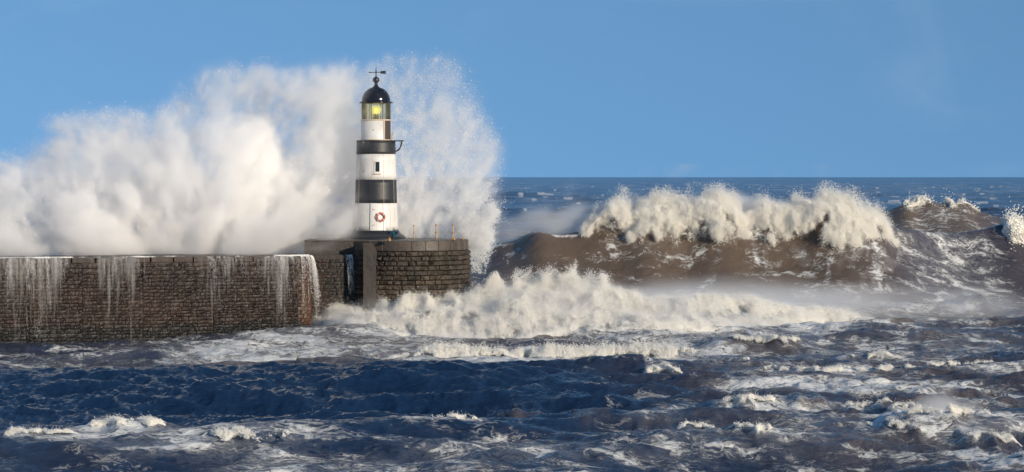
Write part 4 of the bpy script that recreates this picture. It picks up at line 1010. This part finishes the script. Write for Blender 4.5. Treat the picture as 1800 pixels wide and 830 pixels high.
def plume_density(X, Y, Z, B, src, k_iso=1.0, wy=2.6):
    u, v = uv(X, Z)
    wq = 0.9
    wx_ = X + wq * vnoise(X * .33, Y * .33, Z * .33 + 5); wz_ = Z + wq * vnoise(X * .33 + 9, Y * .33, Z * .33); wy_ = Y + wq * vnoise(X * .33, Y * .33 + 20, Z * .33)
    du, dv = uv(wx_, wz_)
    E = envelope(u * .6 + du * .4, v * .6 + dv * .4, B)
    # fibres thrown outwards from where the wave struck
    ru, rv = (X - src[0]), (Z - src[1]); rad = np.sqrt(ru * ru + rv * rv) + .01; th = np.arctan2(rv, ru)
    fib = fbm(th * 7.0 + 0.35 * vnoise(X * .5, Y * .5, Z * .5), rad * 0.28, Y * 0.5, 4, 0.6) * sstep(1.5, 6.0, rad)
    iso = fbm(wx_ * .42, wy_ * .42, wz_ * .42, 5, 0.6)
    bil = fbm(wx_ * .55, wy_ * .55, wz_ * .55 + 7, 4, 0.55, True)
    dep = np.exp(-np.square((Y - plume_axis(u)) / (wy * (0.7 + 0.5 * np.clip(E, 0, 1.5)))))
    fine = fbm(wx_ * 1.3, wy_ * 1.3, wz_ * 1.3, 3, 0.6)
    E1 = 1 - np.exp(-1.35 * np.clip(E, 0, None))
    q = np.clip(E1 * 1.3 + 1.05 * iso + 1.3 * fib + 0.7 * fine - 0.46, 0, None)
    return (0.05 * sstep(0.1, 0.6, E) + 0.17 * q + 1.75 * q * sstep(0.42, 1.3, q)) * sstep(0.04, 0.5, E) * dep
def jets(nj, per, x0, x1, top, fan, lean, seed, B, zs=3.6, spread=0.055, ys=1.2):
    """snapshot of many ballistic jets thrown up along the wall; returns drops and their age"""
    r = np.random.default_rng(seed)
    ox = r.uniform(x0, x1, nj); h = np.maximum(0.6, np.interp(900 + ox * F / 150, [p[0] for p in top], [wz(p[1], 150) for p in top]) - zs) * r.uniform(.15, 1.12, nj)
    vz = np.sqrt(2 * 9.81 * h); vx = lean(ox) * vz + r.normal(0, fan, nj); vy = r.normal(0, .8, nj); oy = plume_axis(900 + ox * F / 150) + r.normal(0, ys, nj)
    age = r.uniform(.25, 1.45, nj) * vz / 9.81; dl = r.uniform(.10, .5, nj) * age
    t = np.maximum(.02, age[:, None] - dl[:, None] * r.random((nj, per)) ** .7)
    sd = spread * (0.5 + 1.6 * t)
    x = ox[:, None] + vx[:, None] * t + r.normal(0, 1, t.shape) * sd; y = oy[:, None] + vy[:, None] * t + r.normal(0, 1, t.shape) * sd * 1.3; z = zs + vz[:, None] * t - 4.905 * t * t + r.normal(0, 1, t.shape) * sd
    x, y, z, t = [q.ravel().astype(np.float32) for q in (x, y, z, t)]
    x += .55 * t * fbm(x * .5, y * .5, z * .5, 3); z += .55 * t * fbm(x * .5 + 30, y * .5, z * .5, 3)
    u, v = uv(x, z); E = envelope(u, v, B); k = (r.random(len(x)) < sstep(.05, .55, E)) & (z > ARM + .1)
    return np.stack(keep(k, x, y, z), -1)
TOP_L = [(-100, 280), (0, 268), (60, 262), (110, 212), (190, 188), (250, 198), (300, 205), (330, 160), (380, 118), (450, 108), (560, 116), (640, 130), (700, 130)]
TOP_R = [(640, 130), (690, 96), (740, 92), (780, 110)]
SRC = (wx(350, 150), 2.0); SRC2 = (wx(700, 152), 3.0)
lo = (-35.0, 141.5, 3.4); X, Y, Zg, hi = grid(lo, (-6.5, 157.0, 17.5), 0.135)
D = plume_density(X, Y, Zg, BL, SRC)
# keep the drier air over the front of the arm clear
front = A0.y + (X - A0.x) * (e.y / e.x)
JL = jets(5200, 260, wx(-40, 146), wx(650, 152), TOP_L, 1.3, lambda x: np.clip((x - wx(400, 150)) * .035, -.45, .25), 4, BL)
D += 0.085 * splat(JL, lo, 0.135, D.shape)
D *= sstep(-0.4, 1.2, Y - front) * sstep(ARM - 0.5, ARM + 0.2, Zg + .25 * vnoise(X * .6, Y * .6, X * 0))
volume('spray_plume', lo, hi, D * 1.0, M_PLUME, kind='stuff', label='huge white plume of spray bursting over the breakwater left of the lighthouse')
lo = (-13.0, 148.0, 3.6); X, Y, Zg, hi = grid(lo, (1.0, 158.5, 17.8), 0.16)
JR = jets(2600, 300, wx(660, 153), wx(800, 153), TOP_R, .8, lambda x: .02 + (x - wx(690, 153)) * .075, 6, BR, ys=.8)
D = plume_density(X, Y, Zg, BR, SRC2, wy=1.9) * 0.3 + 0.035 * splat(JR, lo, 0.16, X.shape)
D *= sstep(149.5, 151.5, Y)
volume('spray_fan', lo, hi, D * 0.75, M_PLUME, kind='stuff', label='thin fan of spray arching up behind the lighthouse on its right')
# drops flung clear of the mist
def plume_drops(B, src, x0, x1, n, keepf, r, wy, zmin, zmax=17.8, fine=1.6):
    x = rng.uniform(x0, x1, n).astype(np.float32); z = rng.uniform(zmin, zmax, n).astype(np.float32)
    u, v = uv(x, z); y = plume_axis(u) + rng.normal(0, wy * .6, n).astype(np.float32)
    E = envelope(u, v, B); m_ = E > 0.08
    x, y, z, E = keep(m_, x, y, z, E)
    ru, rv = x - src[0], z - src[1]; rad = np.sqrt(ru * ru + rv * rv); th = np.arctan2(rv, ru)
    fib = fbm(th * 11.0, rad * .45, y * .4, 4, .6); iso = fbm(x * fine, y * fine, z * fine, 4, .65)
    pk = sstep(0.0, 0.55, 0.55 * E + 0.5 * iso + 0.35 * fib - 0.22) * keepf
    k = (rng.random(len(x)) < pk) & (y > 150.6)
    P = np.stack(keep(k, x, y, z), -1); return P, rng.uniform(r * .5, r * 1.3, len(P))
P = JR[(rng.random(len(JR)) < .16) & (JR[:, 1] > 151)]
droplets('spray_drops', P, np.clip(rng.lognormal(-4.75, .5, len(P)), .003, .04), M_DROP, kind='stuff', label='fine drops glittering in the spray fan behind the lighthouse')
P = JL[(rng.random(len(JL)) < .16) & (JL[:, 1] > A0.y + (JL[:, 0] - A0.x) * (e.y / e.x) + .5)]
droplets('spray_drops', P, np.clip(rng.lognormal(-4.7, .5, len(P)), .003, .04), M_DROP, kind='stuff', label='fine drops in the great plume over the breakwater')
# splash climbing the seaward side of the head
n = 160000
x = rng.uniform(wx(800, 152), wx(895, 152), n).astype(np.float32); z = rng.uniform(1.0, 8.2, n).astype(np.float32); y = (152 + rng.normal(0, .8, n)).astype(np.float32)
u, v = uv(x, z, 152)
Es = envelope(u, v, [(832, 440, 22, 45, 1.0), (848, 395, 26, 28, .8), (872, 372, 16, 16, .7), (835, 350, 40, 30, .45), (858, 425, 14, 30, .7), (812, 400, 18, 30, .7)])
hol = fbm(x * 2.4, y * 2.4, z * 2.4, 4, .65)
k = rng.random(n) < sstep(0.05, .5, Es * 0.62 + .95 * hol - .38) * .7 
P = np.stack(keep(k, x, y, z), -1)
sp = droplets('splash', P, rng.uniform(.008, .028, len(P)), M_DROP, kind='stuff', label='splash climbing the seaward side of the pier head')
froth(P, 0.15, 0.0003, sp, 1.2)

# ------------------------------------------------------------------ spindrift: thin mist drifting over the water
def mist(name, lo, hi, st, fn, label):
    X, Y, Zg, hi2 = grid(lo, hi, st); volume(name, lo, hi2, fn(X, Y, Zg), M_MIST, kind='stuff', label=label)
def crest_mist(X, Y, Zq):
    yc, A = crest_lookup(BIG, X); px = 900 + X * F / 200
    t = Zq - A; a = np.interp(px, [850, 900, 960, 1040, 1100, 1200, 1330, 1500, 1580], [0, .75, .8, .9, 1, 1.2, 1, .9, 0])
    g = fbm(X * .35 - .1 * Zq, Y * .35, Zq * .30, 5, .6)
    bulge = 1.1 + 0.8 * vnoise(X * .22, X * 0, X * 0 + 2)
    return np.clip(a * np.exp(-np.square((t - 0.6) / bulge)) * np.exp(-np.square((Y - yc - 0.2) / 1.8)) + .45 * g - .12, 0, None) * sstep(-.8, .2, t) * sstep(0, .25, a * np.exp(-np.square(t / 3.2))) * np.exp(-np.square((Y - yc - .2) / 2.6)) * 0.85
mist('crest_spindrift', (wx(830, 200), 195.5, 4.0), (wx(1580, 200), 204.5, 10.2), 0.3, crest_mist, 'pale spindrift blown off the top of the big wave')
def foot_mist(X, Y, Zq):
    px = 900 + X * F / 165
    a = np.interp(px, [820, 950, 1080, 1200, 1330, 1480, 1600, 1750, 1850], [.15, .25, .7, 1, 1, .9, .7, .6, 0])
    g = fbm(X * .22, Y * .22, Zq * .4, 4, .6)
    return np.clip(a * np.exp(-np.square((Zq - .5) / 1.5)) + .55 * g - .30, 0, None) * np.exp(-np.square((Y - 164) / 7)) * sstep(0.0, .3, a) * sstep(4.6, 2.5, Zq) * 0.20
mist('wave_foot_mist', (wx(820, 165), 152.0, 0.0), (wx(1850, 165), 178.0, 4.8), 0.4, foot_mist, 'low mist between the white water bank and the big wave')
def bore_mist(X, Y, Zq):
    px = 900 + X * F / 145
    a = np.interp(px, [560, 640, 720, 850, 1010, 1100, 1300, 1450], [0, .5, .6, .8, 1.0, .8, .6, 0]); hh = np.interp(px, [560, 700, 800, 1010, 1100, 1300], [1.0, 1.3, 2.0, 2.6, 1.8, 1.3])
    g = fbm(X * .5, Y * .5, Zq * .5, 5, .6)
    return np.clip(a * np.exp(-np.square((Zq - .8) / hh)) + .6 * g - .35, 0, None) * np.exp(-np.square((Y - 145) / 3.5)) * sstep(0, .3, a) * 0.34
mist('bore_mist', (wx(560, 145), 137.5, 0.2), (wx(1460, 145), 150.5, 5.2), 0.25, bore_mist, 'fine mist hanging over the white water bank')
def puff(X, Y, Zq):
    u = 900 + X * F / 93; v = HOR - (Zq - HC) * F / 93
    E = envelope(u, v, [(1655, 715, 40, 26, .9), (1700, 735, 70, 22, .8), (1620, 735, 50, 16, .5)])
    g = fbm(X * 1.2, Y * 1.2, Zq * 1.2, 5, .6)
    return np.clip(E + .6 * g - .3, 0, None) * np.exp(-np.square((Y - 93.5) / 1.0)) * sstep(.05, .3, E) * 1.1
mist('spray_puff', (wx(1540, 93), 91, -0.6), (wx(1800, 93), 96, 1.5), 0.08, puff, 'small puff of spray over the frothing crest at lower right')

# ------------------------------------------------------------------ water pouring off the breakwater
def cascade(label, s0, s1, n, z0, zlen, thrust, width, seedv, frame='arm', slant=0.0):
    """separate threads of water leaving the coping and falling clear of the wall"""
    rr = random.Random(seedv); V, Fc = [], []
    for k in range(n):
        s = s0 + (s1 - s0) * (rr.random() * .35 + .65 * (0.5 + 0.5 * math.sin(rr.uniform(0, 6.28) + 3 * rr.random()))); t0 = rr.uniform(0, 0.10); L = zlen * rr.uniform(.1, 1.0); th = thrust * rr.uniform(.6, 1.15); w = width * rr.uniform(.3, 1.5)
        T = math.sqrt(2 * L / 9.81); m_ = 9; b0 = len(V); ph_ = rr.uniform(0, 6)
        for j in range(m_):
            t = T * j / (m_ - 1); out = 0.06 + th * t; z = z0 + .02 - 4.905 * t * t; wd = w * (1 - .55 * j / (m_ - 1)); sx = s + slant * t + .02 * math.sin(ph_ + 5 * t)
            for sg in (-1, 1):
                if frame == 'arm': p = AP(sx + sg * wd, z, out)
                else: q = rec0 + re * (sx + sg * wd) + rn * out; p = Vector((q.x, q.y, z))
                V.append(tuple(p))
        for j in range(m_ - 1): Fc.append((b0 + 2 * j, b0 + 2 * j + 1, b0 + 2 * j + 3, b0 + 2 * j + 2))
    me = bpy.data.meshes.new('water_cascade'); me.from_pydata(V, [], Fc)
    o = obj('water_cascade', me, M_FALL, label=label, cat='waterfall', group='water pouring off the breakwater', kind='stuff')
    # drops breaking away
    nd = n * 110; s = rng.uniform(s0, s1, nd); Tm = math.sqrt(2 * zlen / 9.81); t = rng.random(nd) ** .8 * Tm * 1.03
    g = fbm(s * 5, t * 3, s * 0 + seedv, 3, .6); kx = rng.random(nd) < sstep(-.05, .45, g + .12 - .3 * t / Tm)
    s, t = s[kx], t[kx]; out = .06 + thrust * t * rng.uniform(.6, 1.2, len(t)); z = z0 - 4.905 * t * t
    s = s + slant * t
    if frame == 'arm': Pp = np.stack([A0.x + e.x * s + nrm.x * out, A0.y + e.y * s + nrm.y * out, z], -1)
    else: Pp = np.stack([rec0.x + re.x * s + rn.x * out, rec0.y + re.y * s + rn.y * out, z], -1)
    if len(Pp): droplets('drops', Pp, rng.uniform(.005, .012, len(Pp)), M_DROP, o)
def sa(px): return (px / 549.0) * LARM
cascade('long thin veils of water at the left end of the breakwater', sa(2), sa(34), 28, ARM, 3.4, .35, .012, 1)
cascade('slanting pale veil of water falling to the foot of the breakwater near its left end', sa(30), sa(80), 90, ARM, 4.4, .5, .014, 2, slant=.35)
cascade('short veil of water just left of the middle of the breakwater', sa(68), sa(118), 30, ARM, 2.0, .35, .013, 3)
cascade('thin trickles left of the middle of the breakwater', sa(196), sa(256), 22, ARM, 1.0, .3, .014, 4)
cascade('sparkling cascade right of the middle of the breakwater', sa(360), sa(405), 40, ARM, 2.2, .5, .012, 5)
cascade('sparse trickles between the sparkling cascade and the end of the arm', sa(410), sa(475), 22, ARM, 1.7, .4, .010, 6)
cascade('broad film of water curling over the end of the arm', sa(478), sa(528), 70, ARM, 3.2, .75, .014, 7, slant=.35)
def corner_fall():
    rr = random.Random(77); V, Fc, Pd = [], [], []
    for k in range(120):
        th = rr.uniform(.15, 1.5) if k < 60 else rr.gauss(1.25, .10); c_, s_ = math.cos(th), math.sin(th); o = AP(LARM - CR + CR * s_, ARM, -CR + CR * c_); dv = nrm * c_ + e * s_; tg = e * c_ - nrm * s_
        L = 4.0 * rr.uniform(.15, 1.0); T = math.sqrt(2 * L / 9.81); v = rr.uniform(.35, .8); w = .014 * rr.uniform(.4, 1.6); b0 = len(V)
        for j in range(9):
            t = T * j / 8; q = o + dv * (.07 + v * t); wd = w * (1 - .5 * j / 8)
            for sg in (-1, 1): V.append((q.x + tg.x * wd * sg, q.y + tg.y * wd * sg, ARM + .02 - 4.905 * t * t))
            for _ in range(6): tt = T * rr.random(); q2 = o + dv * (.07 + v * tt * rr.uniform(.8, 1.15)); Pd.append((q2.x + rr.gauss(0, .02), q2.y, ARM - 4.905 * tt * tt))
        for j in range(8): Fc.append((b0 + 2 * j, b0 + 2 * j + 1, b0 + 2 * j + 3, b0 + 2 * j + 2))
    me = bpy.data.meshes.new('water_cascade'); me.from_pydata(V, [], Fc)
    o = obj('water_cascade', me, M_FALL, label='arc of white water pouring round the rounded end of the arm', cat='waterfall', group='water pouring off the breakwater', kind='stuff')
    droplets('drops', np.array(Pd), rng.uniform(.006, .016, len(Pd)), M_DROP, o)
corner_fall()
cascade('small white waterfall in the recess beside the buttress', (wx(605, 146.2) - rec0.x), (wx(617, 146.2) - rec0.x), 170, ARM, 2.6, .9, .018, 8, frame='rec', slant=.28)
# film of white water along the lip of the coping
n = 60000; s = rng.uniform(BEG, LARM - .2, n); w_ = rng.exponential(.12, n); zz = ARM + np.abs(rng.normal(0, .025, n)) + .01
g = fbm(s * 1.5, w_ * 3, s * 0, 4, .6); kx = rng.random(n) < sstep(-.2, .35, g + .55 * vnoise(s * .45, s * 0, s * 0 + 2) - .02)
s, w_, zz = s[kx], w_[kx], zz[kx]; out = .06 - w_
droplets('coping_wash', np.stack([A0.x + e.x * s + nrm.x * out, A0.y + e.y * s + nrm.y * out, zz], -1), rng.uniform(.008, .02, len(s)), M_DROP, kind='stuff', label='line of white wash along the lip of the breakwater')

# thin films of water running down the face of the wall
def film(label, s0, s1, cover, frame=AP):
    nx, nz = 40, 16; V, Fc, cv = [], [], []
    for j in range(nz + 1):
        for i in range(nx + 1):
            q = i / nx; zz = ARM - .02 - (ARM + .3) * j / nz
            V.append(tuple(AP(s0 + (s1 - s0) * q, zz, .17 + .004 * j))); cv.append(cover * min(1, 4 * q, 4 * (1 - q)) * (1.0 - .75 * j / nz))
    for j in range(nz):
        for i in range(nx): a_ = j * (nx + 1) + i; Fc.append((a_, a_ + 1, a_ + nx + 2, a_ + nx + 1))
    me = bpy.data.meshes.new('water_film'); me.from_pydata(V, [], Fc)
    a_ = me.attributes.new('cover', 'FLOAT', 'POINT'); a_.data.foreach_set('value', cv)
    obj('water_film', me, M_FILM, smooth=True, label=label, cat='water film', group='water running down the breakwater', kind='stuff')
film('pale film of water running down the left end of the breakwater', sa(-60), sa(135), .75)
film('thin film of water on the left middle of the breakwater', sa(140), sa(262), .55)
film('thin film of water on the right middle of the breakwater', sa(300), sa(440), .5)
film('film of water running down the rounded end of the breakwater', sa(445), LARM - CR, .75)
